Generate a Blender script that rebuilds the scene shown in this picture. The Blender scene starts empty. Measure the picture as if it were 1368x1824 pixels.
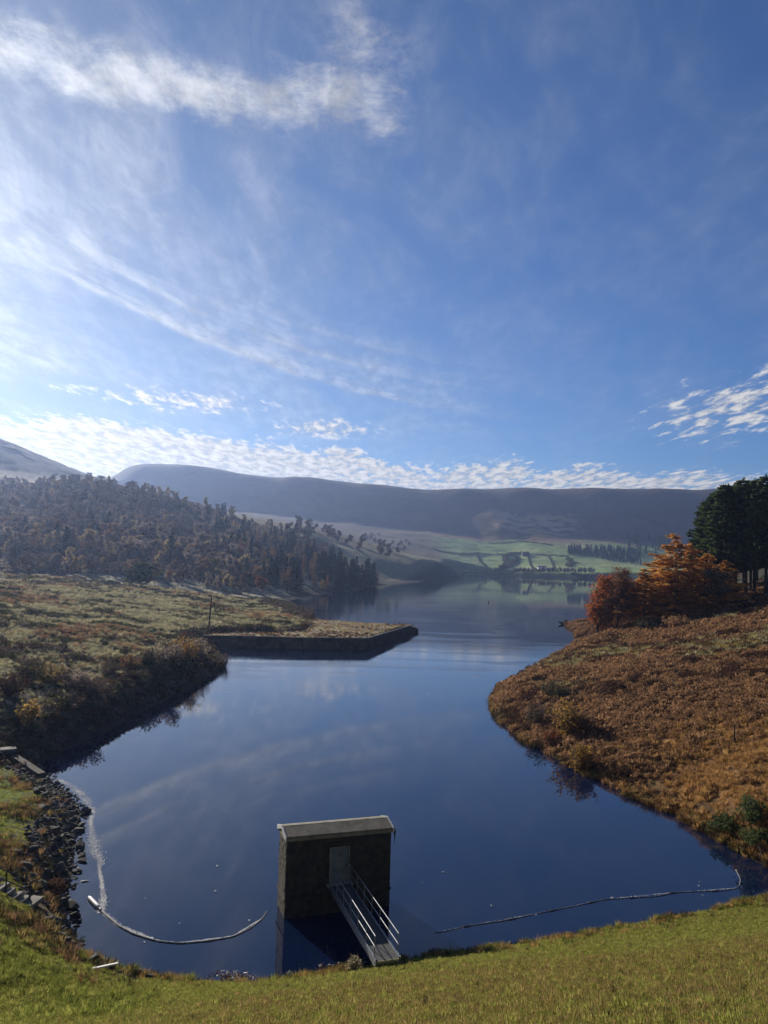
import bpy, bmesh, math, random
import numpy as np
from mathutils import Vector, Matrix

SC = bpy.context.scene
COL = SC.collection
R = math.radians
rng = np.random.default_rng(7)
random.seed(7)

# ------------------------------------------------------------------ camera
CAM_Z, FPX, PITCH, ROLL = 20.0, 1420.0, R(3.345), R(1.6)
f_ = np.array([0, math.cos(PITCH), math.sin(PITCH)])
r0 = np.array([1.0, 0, 0]); u0 = np.array([0, -math.sin(PITCH), math.cos(PITCH)])
r_ = r0*math.cos(ROLL) + u0*math.sin(ROLL)
u_ = -r0*math.sin(ROLL) + u0*math.cos(ROLL)
cam_d = bpy.data.cameras.new('camera'); cam = bpy.data.objects.new('camera', cam_d); COL.objects.link(cam)
cam.matrix_world = Matrix(((r_[0], u_[0], -f_[0], 0), (r_[1], u_[1], -f_[1], 0), (r_[2], u_[2], -f_[2], CAM_Z), (0, 0, 0, 1)))
cam_d.sensor_fit = 'VERTICAL'; cam_d.sensor_height = 36; cam_d.sensor_width = 27
cam_d.lens = 36*FPX/1824
cam_d.clip_start = 0.1; cam_d.clip_end = 12000
SC.camera = cam

# ------------------------------------------------------------------ light
SUN_AZ, SUN_EL = R(-34), R(20.5)          # azimuth from +Y, negative = left
SUN_STRENGTH, SKY_STRENGTH = 5.0, 0.050
HAZE_DENSITY = 0.000125
sd = Vector((math.sin(SUN_AZ)*math.cos(SUN_EL), math.cos(SUN_AZ)*math.cos(SUN_EL), math.sin(SUN_EL)))
sl = bpy.data.lights.new('sun', 'SUN'); sl.energy = SUN_STRENGTH; sl.angle = R(0.53); sl.color = (1.0, 0.92, 0.80)
sun = bpy.data.objects.new('sun', sl); COL.objects.link(sun)
sun.rotation_euler = sd.to_track_quat('Z', 'Y').to_euler(); sun.location = (-60, 60, 90)
vs = SC.view_settings
vs.view_transform = 'Standard'; vs.look = 'None'; vs.gamma = 1; vs.use_curve_mapping = False; vs.exposure = 0.42

class NT:
    """small helper for node trees"""
    def __init__(s, nt): s.nt = nt
    def n(s, t, **k):
        nd = s.nt.nodes.new(t)
        for a, b in k.items(): setattr(nd, a, b)
        return nd
    def put(s, sock, v):
        if v is None: return
        if isinstance(v, bpy.types.NodeSocket): s.nt.links.new(v, sock)
        else: sock.default_value = v
    def m(s, op, a, b=None, c=None, clamp=False):
        nd = s.n('ShaderNodeMath', operation=op, use_clamp=clamp)
        for i, v in enumerate((a, b, c)): s.put(nd.inputs[i], v)
        return nd.outputs[0]
    def add(s, a, b): return s.m('ADD', a, b)
    def sub(s, a, b): return s.m('SUBTRACT', a, b)
    def mul(s, a, b, clamp=False): return s.m('MULTIPLY', a, b, clamp=clamp)
    def ss(s, x, a, b):
        nd = s.n('ShaderNodeMapRange', interpolation_type='SMOOTHSTEP')
        s.put(nd.inputs[0], x); s.put(nd.inputs[1], a); s.put(nd.inputs[2], b)
        return nd.outputs[0]
    def gauss(s, x, c, w):
        d = s.m('DIVIDE', s.sub(x, c), w)
        return s.m('EXPONENT', s.mul(s.mul(d, d), -1.0))
    def comb(s, x, y, z=0.0):
        nd = s.n('ShaderNodeCombineXYZ')
        for i, v in enumerate((x, y, z)): s.put(nd.inputs[i], v)
        return nd.outputs[0]
    def noise(s, vec, scale, detail=3, rough=0.55, dist=0.0, out=0):
        nd = s.n('ShaderNodeTexNoise')
        s.put(nd.inputs['Vector'], vec); nd.inputs['Scale'].default_value = scale
        nd.inputs['Detail'].default_value = detail; nd.inputs['Roughness'].default_value = rough
        nd.inputs['Distortion'].default_value = dist
        return nd.outputs[out]
    def mix(s, f, a, b, bt='MIX'):
        nd = s.n('ShaderNodeMix', data_type='RGBA', blend_type=bt)
        s.put(nd.inputs[0], f)
        for i, v in ((6, a), (7, b)):
            if isinstance(v, tuple) and len(v) == 3: v = v + (1.0,)
            s.put(nd.inputs[i], v)
        return nd.outputs[2]

# ------------------------------------------------------------------ sky and clouds
W = bpy.data.worlds.new('World'); SC.world = W; W.use_nodes = True
W.node_tree.nodes.clear()
k = NT(W.node_tree)
sky = k.n('ShaderNodeTexSky', sky_type='NISHITA', sun_disc=False, sun_elevation=SUN_EL, sun_rotation=SUN_AZ,
          altitude=250.0, air_density=1.0, dust_density=0.35, ozone_density=3.0)
tc = k.n('ShaderNodeTexCoord')
sp = k.n('ShaderNodeSeparateXYZ'); k.put(sp.inputs[0], tc.outputs['Generated'])
dx, dy, dz = sp.outputs
el = k.mul(k.m('ARCSINE', dz), 180/math.pi)
az = k.mul(k.m('ARCTAN2', dx, dy), 180/math.pi)
zz = k.m('MAXIMUM', dz, 0.0)
zc = k.add(zz, 0.045)
U, V = k.m('DIVIDE', dx, zc), k.m('DIVIDE', dy, zc)
dts = k.add(k.add(k.mul(dx, sd.x), k.mul(dy, sd.y)), k.mul(dz, sd.z))
ang = k.mul(k.m('ARCCOSINE', k.m('MINIMUM', dts, 0.99999)), 180/math.pi)   # angle to the sun
# altocumulus: small broken cloudlets
nac = k.noise(k.comb(k.mul(U, 1.0), k.mul(V, 0.34)), 13.0, 4, 0.62, 0.25)
nlow = k.noise(k.comb(U, k.mul(V, 0.3), 3.7), 1.6, 3, 0.5)
upper = k.add(k.sub(7.5, k.mul(az, 0.055)), k.mul(k.sub(nlow, 0.5), 4.2))
mband = k.sub(1.0, k.ss(k.sub(el, upper), -0.9, 0.7))
mband = k.mul(mband, k.add(0.80, k.mul(k.ss(az, 6.0, -22.0), 0.2)))
p1 = k.mul(k.mul(k.gauss(az, -15.0, 8.5), k.gauss(el, 10.6, 0.95)), 0.70)
p2 = k.mul(k.mul(k.gauss(az, -4.4, 4.4), k.gauss(el, 9.2, 0.95)), 0.74)
p3 = k.mul(k.mul(k.ss(az, 12.5, 23.0), k.gauss(el, k.add(7.6, k.mul(az, 0.125)), 2.7)), 0.64)
mac = k.m('MAXIMUM', k.m('MAXIMUM', mband, p1), k.m('MAXIMUM', p2, p3))
a_ac = k.ss(k.add(nac, k.mul(k.sub(mac, 0.5), 0.52)), 0.47, 0.68)
a_ac = k.mul(a_ac, k.ss(mac, 0.06, 0.35))
# bright wispy band high on the left
wob = k.mul(k.sub(k.noise(k.comb(k.mul(az, 0.06), k.mul(el, 0.05), 1.3), 1.0, 2), 0.5), 5.0)
nb = k.noise(k.comb(k.mul(az, 0.20), k.mul(el, 0.42), 7.7), 1.0, 9, 0.68, 0.22)
cen = k.add(30.0, wob)
mb = k.mul(k.gauss(k.sub(el, cen), 0.0, 1.9), k.sub(1.0, k.ss(az, -2.0, 3.2)))
mb2 = k.mul(k.mul(k.gauss(az, -2.5, 4.2), k.gauss(el, 33.0, 3.4)), 0.62)
mb = k.m('MAXIMUM', mb, mb2)
a_b = k.mul(k.ss(k.add(nb, k.mul(k.sub(mb, 0.5), 0.30)), 0.38, 0.86), k.mul(k.ss(mb, 0.0, 0.5), 0.78))
# long thin streaks fanning from the sun side
azs_ = k.add(az, 5.9)
t2 = k.sub(el, k.add(k.add(12.8, k.mul(azs_, -0.24)), k.mul(k.mul(azs_, azs_), 0.0045)))
t2 = k.add(t2, k.mul(k.sub(k.noise(k.comb(k.mul(az, 0.13), 0.0, 3.0), 1.0, 3), 0.5), 1.1))
def streak(off, wid):
    d = k.sub(t2, off)
    return k.mul(k.ss(d, -0.45, 0.2), k.m('EXPONENT', k.mul(k.m('MAXIMUM', d, 0.0), -1.0/wid)))
nstk = k.noise(k.comb(k.mul(t2, 1.3), k.mul(az, 0.16), 4.2), 1.0, 6, 0.62, 0.3)
fade = k.mul(k.ss(az, -31.0, -21.0), k.sub(1.0, k.ss(az, -4.0, 13.0)))
mst = k.m('MAXIMUM', k.m('MAXIMUM', k.mul(streak(0.0, 0.9), 0.62), k.mul(streak(1.7, 0.8), 0.42)), k.mul(k.mul(streak(3.2, 0.5), k.ss(az, -14.0, -9.0)), 0.34))
a_s = k.mul(k.mul(k.ss(nstk, 0.26, 0.66), mst), fade)
# thin veil everywhere, thicker towards the sun
nv = k.noise(k.comb(k.mul(U, 1.0), k.mul(V, 0.6), 9.1), 1.15, 6, 0.6, 0.5)
nv2 = k.noise(k.comb(k.mul(az, 0.16), k.add(k.mul(el, 0.16), k.mul(az, 0.05)), 2.0), 1.0, 7, 0.62, 0.8)
veil = k.mul(k.ss(k.add(k.mul(nv, 0.55), k.mul(nv2, 0.45)), 0.36, 0.66), k.add(0.06, k.mul(k.gauss(ang, 0.0, 36.0), 0.34)))
inv = None
for a in (a_ac, a_b, a_s, veil):
    q = k.sub(1.0, a); inv = q if inv is None else k.mul(inv, q)
alpha = k.mul(k.sub(1.0, inv), k.ss(el, 0.0, 1.5))
SKYGAIN = k.mix(k.gauss(ang, 0.0, 28.0), (0.56, 0.85, 1.30, 1.0), (0.80, 0.86, 0.96, 1.0))
skyc = k.mix(1.0, sky.outputs[0], SKYGAIN, 'MULTIPLY')
glow = k.m('EXPONENT', k.mul(ang, -1/10.0))
shade = k.add(0.62, k.mul(k.ss(nac, 0.36, 0.66), 0.46))
cl = k.mul(k.add(10.0, k.mul(glow, 26.0)), shade)
ccol = k.n('ShaderNodeVectorMath', operation='SCALE'); ccol.inputs[0].default_value = (1.0, 0.985, 0.965); k.put(ccol.inputs[3], cl)
final = k.mix(alpha, skyc, ccol.outputs[0])
bg = k.n('ShaderNodeBackground'); bg.inputs[1].default_value = SKY_STRENGTH; k.put(bg.inputs[0], final)
wo = k.n('ShaderNodeOutputWorld'); k.put(wo.inputs[0], bg.outputs[0])

# ------------------------------------------------------------------ pixel <-> place helpers
def ray(px, py):
    return f_*FPX + r_*(px-684) + u_*(912-py)
def on_z(px, py, z=0.0):
    d = ray(px, py); t = (z-CAM_Z)/d[2]
    return np.array([d[0]*t, d[1]*t, z])
def at_D(px, py, D):
    d = ray(px, py); t = D/d[1]
    return np.array([d[0]*t, D, CAM_Z+d[2]*t])

# ------------------------------------------------------------------ numpy noise
def _hash(ix, iy, seed):
    n = (ix.astype(np.int64)*374761393 + iy.astype(np.int64)*668265263 + seed*1442695041) & 0xffffffff
    n = ((n ^ (n >> 13))*1274126177) & 0xffffffff
    n = n ^ (n >> 16)
    return (n & 0xffff)/65535.0
def vnoise(x, y, seed=0):
    ix = np.floor(x); iy = np.floor(y); fx = x-ix; fy = y-iy
    fx = fx*fx*(3-2*fx); fy = fy*fy*(3-2*fy)
    a = _hash(ix, iy, seed); b = _hash(ix+1, iy, seed); c = _hash(ix, iy+1, seed); d = _hash(ix+1, iy+1, seed)
    return (a*(1-fx)+b*fx)*(1-fy)+(c*(1-fx)+d*fx)*fy
def fbm(x, y, seed=0, o=4, g=0.5):
    s = 0; a = 1; t = 0
    for i in range(o):
        s = s + a*vnoise(x*2**i+17.3*i, y*2**i-9.1*i, seed+i*31); t += a; a *= g
    return s/t
def sstep(x, a, b):
    t = np.clip((x-a)/(b-a), 0, 1); return t*t*(3-2*t)

# ------------------------------------------------------------------ lake outline (plan, metres)
shore_px = [(200,1750),(260,1757),(330,1762),(420,1760),(500,1748),(560,1735),(640,1722),(720,1710),(830,1698),(900,1688),(1000,1673),(1100,1658),
 (1200,1646),(1300,1636),(1368,1628),(1500,1612),(1560,1600),(1500,1590),(1430,1572),(1368,1545),(1290,1500),(1200,1452),(1080,1398),
 (1000,1360),(930,1320),(900,1295),(883,1275),(878,1258),(880,1245),(890,1225),(925,1203),(960,1186),(1000,1162),(1028,1143),(1020,1125),(1003,1112)]
shore = [on_z(*p)[:2] for p in shore_px]
shore += [np.array(p) for p in ((72,285),(100,330),(172,500),(275,800),(350,1050),(385,1165))]
shore += [on_z(*p)[:2] for p in ((1040,1029),(980,1028),(900,1025),(860,1023.5),(819,1022.5),(815,1027.5),(800,1031),(766,1035),(700,1041),(650,1045),(635,1049),
 (600,1054),(568,1059),(541,1065),(525,1069),(514,1074),(530,1082),(556,1091))]
shore += [np.array(p) for p in ((-20,262),(-13,242),(-9,222),(-9,196),(-14,184),(-24,181))]
shore += [on_z(*p)[:2] for p in ((430,1151),(400,1151),(382,1153),(383,1165),(398,1180),(396,1192),(370,1210),(300,1245),(200,1300),(100,1345),(60,1368),
 (78,1378),(130,1419),(150,1447),(139,1471),(137,1520),(133,1555),(126,1576),(116,1612),(130,1660),(135,1685),(165,1713),(182,1738))]
shore = np.array(shore)
_A = shore; _B = np.roll(shore, -1, axis=0)
def sdist(x, y):
    """signed distance to the waterline, positive on land"""
    x = np.asarray(x, float).ravel(); y = np.asarray(y, float).ravel()
    out = np.full(x.shape, 1e18); ins = np.zeros(x.shape, bool)
    for a, b in zip(_A, _B):
        ab = b-a; L = ab@ab
        if L < 1e-9: continue
        t = np.clip(((x-a[0])*ab[0]+(y-a[1])*ab[1])/L, 0, 1)
        d = (x-a[0]-t*ab[0])**2+(y-a[1]-t*ab[1])**2
        out = np.minimum(out, d)
        c = (a[1] > y) != (b[1] > y)
        if abs(ab[1]) > 1e-12:
            ins ^= c & (x < (y-a[1])/ab[1]*ab[0]+a[0])
    return np.where(ins, -1, 1)*np.sqrt(out)

# ------------------------------------------------------------------ ground heights: thin plate through surveyed points
CP = []
def cp(px, py, D): CP.append(at_D(px, py, D))
def cz(x, y, z): CP.append(np.array([x, y, z], float))
def dam_d(x, y): return (40.3+0.270*x-y)*0.965
for x in (-6, 0, 8, 18, 30, 48):
    for D in (2.2, 4, 8, 15, 24, 33, 39):
        if D > 20 or abs(x) < D*1.2: cz(x, D, 0.47*dam_d(x, D) if D > 3 else 18.2)
cz(-3, 2.2, 18.2); cz(3, 2.2, 18.2)
for a in ((0,1420,60),(0,1500,47),(0,1600,38),(0,1700,31),(0,1800,23),(100,1600,42.5),(100,1700,35),(100,1800,25.5),(200,1800,28),(80,1450,57),(90,1520,49)): cp(*a)
for a in ((-35,38,5.5),(-30,26,8),(-22,18,10),(-45,50,5),(-15,12,12.5),(-9,7,14.6)): cz(*a)
for a in ((0,1250,85),(0,1180,105),(0,1120,140),(0,1070,200),(0,1040,260),(0,1030,300),(200,1150,135),(200,1100,195),(200,1060,260),(200,1040,320),
          (300,1197,113),(200,1240,95),(100,1290,82),(20,1335,77),(385,1163,150),(100,1210,105),(100,1150,130),(300,1140,160),(380,1122,185),(480,1102,222),(300,1100,210),(430,1087,262),(330,1062,290),
          (100,1020,340),(100,980,420),(100,930,520),(100,890,620),(100,860,740),(150,862,800),(0,785,1100),(60,815,1080),(120,850,1050),(180,872,1000),(0,832,950),
          (240,885,650),(300,925,620),(400,960,620),(480,975,620),(550,1000,600),(620,1030,560),(300,1000,430),(400,1040,380),(400,1020,430),(200,1000,400),(200,940,520),
          (450,1060,350),(300,1060,290),(0,1000,380),(0,950,480),(0,900,600),(0,870,720),(30,800,1090),(90,832,1060)): cp(*a)
for a in ((-45,200,3.0),(-38,187,2.7),(-30,215,2.5),(-22,205,2.4),(-90,80,8),(-120,130,11),(-160,200,15),(-260,330,24),(-420,560,60),(-560,760,110),(-760,1000,200)): cz(*a)
for a in ((1368,1100,140),(1368,1200,98),(1368,1300,75),(1368,1400,62),(1368,1480,56),(1100,1200,120),(1000,1200,128),(1100,1300,86),(1000,1270,100),(1200,1300,82),(1200,1200,108),
          (1200,1130,150),(1100,1130,165),(1050,1140,178),(1300,1080,165),(1368,1060,190),(1300,1055,230),(940,1240,112),(1200,1400,70),(1100,1370,76)): cp(*a)
for a in ((70,90,11),(90,110,15),(110,170,18),(60,60,6),(50,50,3.5),(95,240,17),(150,320,14),(150,250,25),(220,420,24),(230,600,7),(320,850,7),(420,1000,14),(175,420,10),(300,700,14),(160,480,22)): cz(*a)
for a in ((680,1000,740),(600,975,760),(535,945,800),(700,1022,720),(770,1002,850),(740,1015,780),(650,970,1000),(560,940,950),(700,985,1080),(450,925,900),(760,985,1250),(820,1000,1240)): cp(*a)
for x_, y_, D_ in ((850,1000,1400),(850,975,1570),(950,1000,1410),(950,975,1580),(1080,1004,1410),(1080,982,1570),(1200,1008,1420),(1200,988,1590),(760,972,1450),(1400,1012,1430),(1400,992,1600),
                   (850,957,1690),(900,955,1700),(1040,958,1700),(1180,965,1700),(760,950,1660),(600,935,1640),(450,915,1640),(930,914,1850),(980,914,1855),(900,945,1715)): cp(x_, y_, D_)
crest_x = [150, 185, 210, 222, 240, 280, 320, 350, 380, 440, 490, 515, 560, 600, 650, 700, 800, 900, 1000, 1150, 1260, 1400, 1600, 1850]
crest_y = [884, 868, 842, 832, 829, 830.5, 832, 834.5, 840, 851, 857.5, 853.5, 855, 863, 867, 870, 874, 873, 871, 874, 874, 876, 882, 890]
FAR0, FARC = 1700.0, 1960.0
def crest_z(col):
    py = np.interp(col, crest_x, crest_y, left=905)
    yh = 995+0.0279*(col-684)
    return CAM_Z+(yh-py)/FPX*FARC
for c in range(100, 1900, 120):
    b = {True: 1.0, False: 0.0}[True]
    zt = crest_z(c)
    cz((c-684)/FPX*FARC, FARC, zt); cz((c-684)/FPX*2150, 2150, zt+4); cz((c-684)/FPX*2700, 2700, zt-6); cz((c-684)/FPX*3300, 3300, zt-40)
    if c > 250 and not 850 < c < 1050: cz((c-684)/FPX*1845, 1845, CAM_Z+(zt-CAM_Z)*0.62)
for c in (210, 222, 240, 280, 320, 380, 440, 490, 503, 515, 535, 560, 600, 650):
    zt = crest_z(c); cz((c-684)/FPX*FARC, FARC, zt)
for a in ((62,255,1.0),(74,275,1.2),(88,300,1.4),(104,325,1.6),(130,400,2.5),(95,262,5),(118,300,6)): cz(*a)
CP = np.array(CP)
def _warp(x, y): return np.stack([np.arctan2(x, y)*1.6, np.log(np.hypot(x, y)+0.3)], -1)
def _phi(d2): return 0.5*d2*np.log(d2+1e-12)
_Q = _warp(CP[:, 0], CP[:, 1]); _n = len(CP)
_K = _phi(((_Q[:, None]-_Q[None])**2).sum(-1)) + np.eye(_n)*2e-4
_P = np.concatenate([np.ones((_n, 1)), _Q], 1)
_S = np.linalg.solve(np.block([[_K, _P], [_P.T, np.zeros((3, 3))]]),
                     np.concatenate([(CP[:, 2]-CAM_Z)/np.hypot(CP[:, 0], CP[:, 1]), np.zeros(3)]))
def tps(x, y):
    q = _warp(x, y); out = np.empty(len(x))
    for i in range(0, len(x), 20000):
        qq = q[i:i+20000]
        d2 = ((qq[:, None, :]-_Q[None])**2).sum(-1)
        out[i:i+20000] = _phi(d2)@_S[:_n] + _S[_n] + qq@_S[_n+1:]
    return CAM_Z + out*np.hypot(x, y)
def colD(x, y): return 684+FPX*x/np.maximum(y, 1e-3), y
def H(x, y, full=False):
    x = np.atleast_1d(np.asarray(x, float)); y = np.atleast_1d(np.asarray(y, float))
    r = np.hypot(x, y)
    s = sdist(x, y)
    damm = sstep(dam_d(x, y), -1.5, -0.3)*sstep(x, -13, -9)
    amp = np.clip(0.012*r, 0.1, 3.0)*(1-damm*0.8)
    s = s + (fbm(x/np.clip(0.05*r, 1.2, 20), y/np.clip(0.05*r, 1.2, 20), 5, 3)-0.5)*amp*1.3
    h = tps(x, y)
    far = sstep(y, 1600, 1720)
    peak = sstep(r, 850, 1000)*(1-sstep(x, -470, -330))
    n = (fbm(x/6.0, y/6.0, 11, 4)-0.5)*np.clip(0.010*r, 0.25, 1.6) + (fbm(x/45.0, y/45.0, 12, 4)-0.5)*np.clip(r-90, 0, 500)*0.012
    gul = np.abs(fbm(x/110.0, y/300.0, 21, 4)-0.5)*2
    n = n*(1-0.75*far) + far*((gul-0.25)*16*np.clip((FARC-20-y)/140, 0, 1)*sstep(y, 1630, 1720) + (fbm(x/30.0, y/30.0, 23, 4)-0.5)*3.4)
    lump = sstep(vnoise(x/.62, y/.62, 61)*.7+vnoise(x/1.7, y/1.7, 63)*.3, .38, .75)*sstep(-x, 7, 13)*(1-sstep(r, 60, 75))
    n = n+lump*.22+damm*.07*sstep(vnoise(x/.8, y/.8, 67)*.6+vnoise(x/2.3, y/2.3, 69)*.4, .35, .7)
    land = np.maximum(h + n*np.where(r < 60, 0.6, 1.0), np.where(damm > 0.5, 0.03+0.06*np.abs(s), 0.35+0.004*r))
    w = np.clip(0.042*r, 1.4, 26.0); w = np.where(damm > 0.5, 1.2, w)
    z = np.where(s > 0, land*sstep(s/w, -0.12, 1.0), -np.minimum(np.abs(s)*0.45+0.02, 6.0))
    # pit for the quay corner is left to the lake bed
    if full: return z, s
    return z
def hz(x, y): return float(H(x, y)[0])
_RD = np.exp(np.linspace(math.log(6), math.log(2300), 900))
def hit(px, py):
    """where the line of sight meets the ground or the water"""
    d = ray(px, py); t = _RD/d[1]
    x, y, zr = d[0]*t, d[1]*t, CAM_Z+d[2]*t
    g = np.maximum(H(x, y), 0)
    i = np.argmax(zr <= g)
    if zr[i] > g[i]: return None
    if i > 0:
        a = (zr[i-1]-g[i-1])/max(1e-9, (zr[i-1]-g[i-1])-(zr[i]-g[i]))
        tt_ = t[i-1]+(t[i]-t[i-1])*a
    else: tt_ = t[i]
    return np.array([d[0]*tt_, d[1]*tt_, max(hz(d[0]*tt_, d[1]*tt_), 0.0)])
def spot(px, D):
    x = (px-684)/FPX*D
    return np.array([x, D, hz(x, D)])

# ------------------------------------------------------------------ object helpers
def tag(o, label=None, cat=None, group=None, kind=None):
    if label: o['label'] = label
    if cat: o['category'] = cat
    if group: o['group'] = group
    if kind: o['kind'] = kind
    return o
def empty(name, loc=(0, 0, 0), rz=0.0, scale=1.0):
    o = bpy.data.objects.new(name, None); COL.objects.link(o); o.empty_display_size = 0.3
    o.location = loc; o.rotation_euler = (0, 0, rz); o.scale = (scale,)*3
    return o
class MB:
    """collects geometry for ONE mesh"""
    def __init__(s): s.v = []; s.f = []; s.mi = []; s.nv = 0
    def addf(s, v, f, mi=0):
        v = np.asarray(v, float).reshape(-1, 3)
        s.v.append(v)
        if isinstance(f, list): gs = [np.array([t for t in f if len(t) == n]) for n in sorted({len(t) for t in f})]
        else: gs = [np.asarray(f)]
        for f2 in gs: s.f.append(f2.astype(int)+s.nv); s.mi.append(np.full(len(f2), mi))
        s.nv += len(v)
    def quads(s, c, a, b, mi=0):
        """quads centred c with half axes a, b (arrays n x 3)"""
        n = len(c)
        if n == 0: return
        v = np.stack([c-a-b, c+a-b, c+a+b, c-a+b], 1).reshape(-1, 3)
        s.addf(v, np.arange(4*n).reshape(n, 4), mi)
    def box(s, c, h, M=None, mi=0):
        v = np.array([(x, y, z) for z in (-1, 1) for y in (-1, 1) for x in (-1, 1)], float)*np.asarray(h, float)
        if M is not None: v = v@np.asarray(M).T
        s.addf(v+np.asarray(c, float), [(0,2,3,1),(4,5,7,6),(0,1,5,4),(2,6,7,3),(0,4,6,2),(1,3,7,5)], mi)
    def tube(s, pts, rad, sides=6, cap=True, mi=0):
        pts = np.asarray(pts, float); n = len(pts); rad = np.broadcast_to(np.asarray(rad, float), (n,))
        t = np.gradient(pts, axis=0); t /= np.linalg.norm(t, axis=1, keepdims=True)+1e-12
        ref = np.array([0, 0, 1.0]) if abs(t[0][2]) < 0.9 else np.array([1.0, 0, 0])
        a = np.cross(t, ref); a /= np.linalg.norm(a, axis=1, keepdims=True)+1e-12; b = np.cross(t, a)
        ph = np.arange(sides)*2*math.pi/sides
        v = pts[:, None]+rad[:, None, None]*(a[:, None]*np.cos(ph)[None, :, None]+b[:, None]*np.sin(ph)[None, :, None])
        i = np.arange(n-1)[:, None]*sides; j = np.arange(sides)[None]; j2 = (j+1) % sides
        f = np.stack([i+j, i+j2, i+sides+j2, i+sides+j], -1).reshape(-1, 4)
        s.addf(v.reshape(-1, 3), f, mi)
        if cap and sides >= 3:
            base = s.nv-n*sides
            for off in (0, (n-1)*sides):
                ring = [base+off+q for q in range(sides)]
                s.f.append(np.array([ring])); s.mi.append(np.array([mi]))
    def mesh(s, name, mats, smooth=False):
        me = bpy.data.meshes.new(name)
        if s.nv:
            v = np.concatenate(s.v)
            ls = [np.full(len(f), f.shape[1]) for f in s.f]
            tot = np.concatenate(ls); loops = np.concatenate([f.ravel() for f in s.f])
            me.vertices.add(len(v)); me.vertices.foreach_set('co', v.astype(np.float32).ravel())
            me.loops.add(len(loops)); me.loops.foreach_set('vertex_index', loops.astype(np.int32))
            me.polygons.add(len(tot))
            me.polygons.foreach_set('loop_start', np.concatenate([[0], np.cumsum(tot)[:-1]]).astype(np.int32))
            me.polygons.foreach_set('material_index', np.concatenate(s.mi).astype(np.int32))
            me.polygons.foreach_set('use_smooth', np.full(len(tot), bool(smooth)))
        for m in (mats if isinstance(mats, (list, tuple)) else [mats]): me.materials.append(m)
        me.update(calc_edges=True); me.validate()
        return me
    def build(s, name, mats, parent=None, smooth=False):
        o = bpy.data.objects.new(name, s.mesh(name, mats, smooth)); COL.objects.link(o)
        if parent is not None: o.parent = parent
        return o
def link_mesh(name, me, parent=None):
    o = bpy.data.objects.new(name, me); COL.objects.link(o)
    if parent is not None: o.parent = parent
    return o
def copy_tree(o, parent=None):
    c = o.copy(); COL.objects.link(c)
    if parent is not None: c.parent = parent
    for ch in o.children: copy_tree(ch, c)
    return c
def bevel(o, w, seg=1):
    m = o.modifiers.new('bevel', 'BEVEL'); m.width = w; m.segments = seg; m.limit_method = 'ANGLE'; return o

# ------------------------------------------------------------------ materials
def new_mat(name):
    m = bpy.data.materials.new(name); m.use_nodes = True; m.node_tree.nodes.clear()
    q = NT(m.node_tree); out = q.n('ShaderNodeOutputMaterial')
    return m, q, out
def solid(name, c1, c2=None, scale=3.0, rough=0.8, bump=0.0, bscale=None, metal=0.0, detail=5, stain=None, stain_scale=0.6, spec=0.3, rand=0.0, stretch=(1, 1, 1)):
    m, q, out = new_mat(name)
    t = q.n('ShaderNodeTexCoord'); mp = q.n('ShaderNodeMapping'); mp.inputs['Scale'].default_value = stretch
    q.put(mp.inputs[0], t.outputs['Object']); vec = mp.outputs[0]
    c2 = c2 or tuple(x*0.7 for x in c1)
    col = q.mix(q.ss(q.noise(vec, scale, detail, 0.6), 0.32, 0.68), c1, c2)
    if stain: col = q.mix(q.ss(q.noise(vec, stain_scale, 5, 0.65, 0.4), 0.5, 0.68), col, stain)
    if rand:
        oi = q.n('ShaderNodeObjectInfo')
        br = q.n('ShaderNodeHueSaturation'); q.put(br.inputs['Color'], col)
        q.put(br.inputs['Value'], q.add(1-rand, q.mul(oi.outputs['Random'], 2*rand))); col = br.outputs[0]
    b = q.n('ShaderNodeBsdfPrincipled'); q.put(b.inputs['Base Color'], col); b.inputs['Roughness'].default_value = rough
    b.inputs['Metallic'].default_value = metal; b.inputs['Specular IOR Level'].default_value = spec
    if bump:
        bp = q.n('ShaderNodeBump'); bp.inputs['Strength'].default_value = 1.0; bp.inputs['Distance'].default_value = bump
        q.put(bp.inputs['Height'], q.noise(vec, bscale or scale*3, 5, 0.65)); q.put(b.inputs['Normal'], bp.outputs[0])
    q.put(out.inputs[0], b.outputs[0])
    return m
def leafmat(name, c1, c2, trans=0.45, nscale=0.5, rand=0.25):
    m, q, out = new_mat(name)
    t = q.n('ShaderNodeTexCoord'); oi = q.n('ShaderNodeObjectInfo')
    g = q.n('ShaderNodeNewGeometry')
    f = q.add(q.mul(q.noise(t.outputs['Object'], nscale, 3, 0.6), 0.7), q.mul(q.sub(g.outputs['Random Per Island'], 0.5), 0.55))
    col = q.mix(q.ss(q.add(f, q.mul(q.sub(oi.outputs['Random'], 0.5), rand*1.6)), 0.15, 0.6), c1, c2)
    br = q.n('ShaderNodeHueSaturation'); q.put(br.inputs['Color'], col)
    q.put(br.inputs['Value'], q.add(1-rand, q.mul(oi.outputs['Random'], 2*rand)))
    d = q.n('ShaderNodeBsdfDiffuse'); q.put(d.inputs[0], br.outputs[0])
    tr = q.n('ShaderNodeBsdfTranslucent'); q.put(tr.inputs[0], br.outputs[0])
    mx = q.n('ShaderNodeMixShader'); mx.inputs[0].default_value = trans
    q.put(mx.inputs[1], d.outputs[0]); q.put(mx.inputs[2], tr.outputs[0]); q.put(out.inputs[0], mx.outputs[0])
    return m
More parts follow.
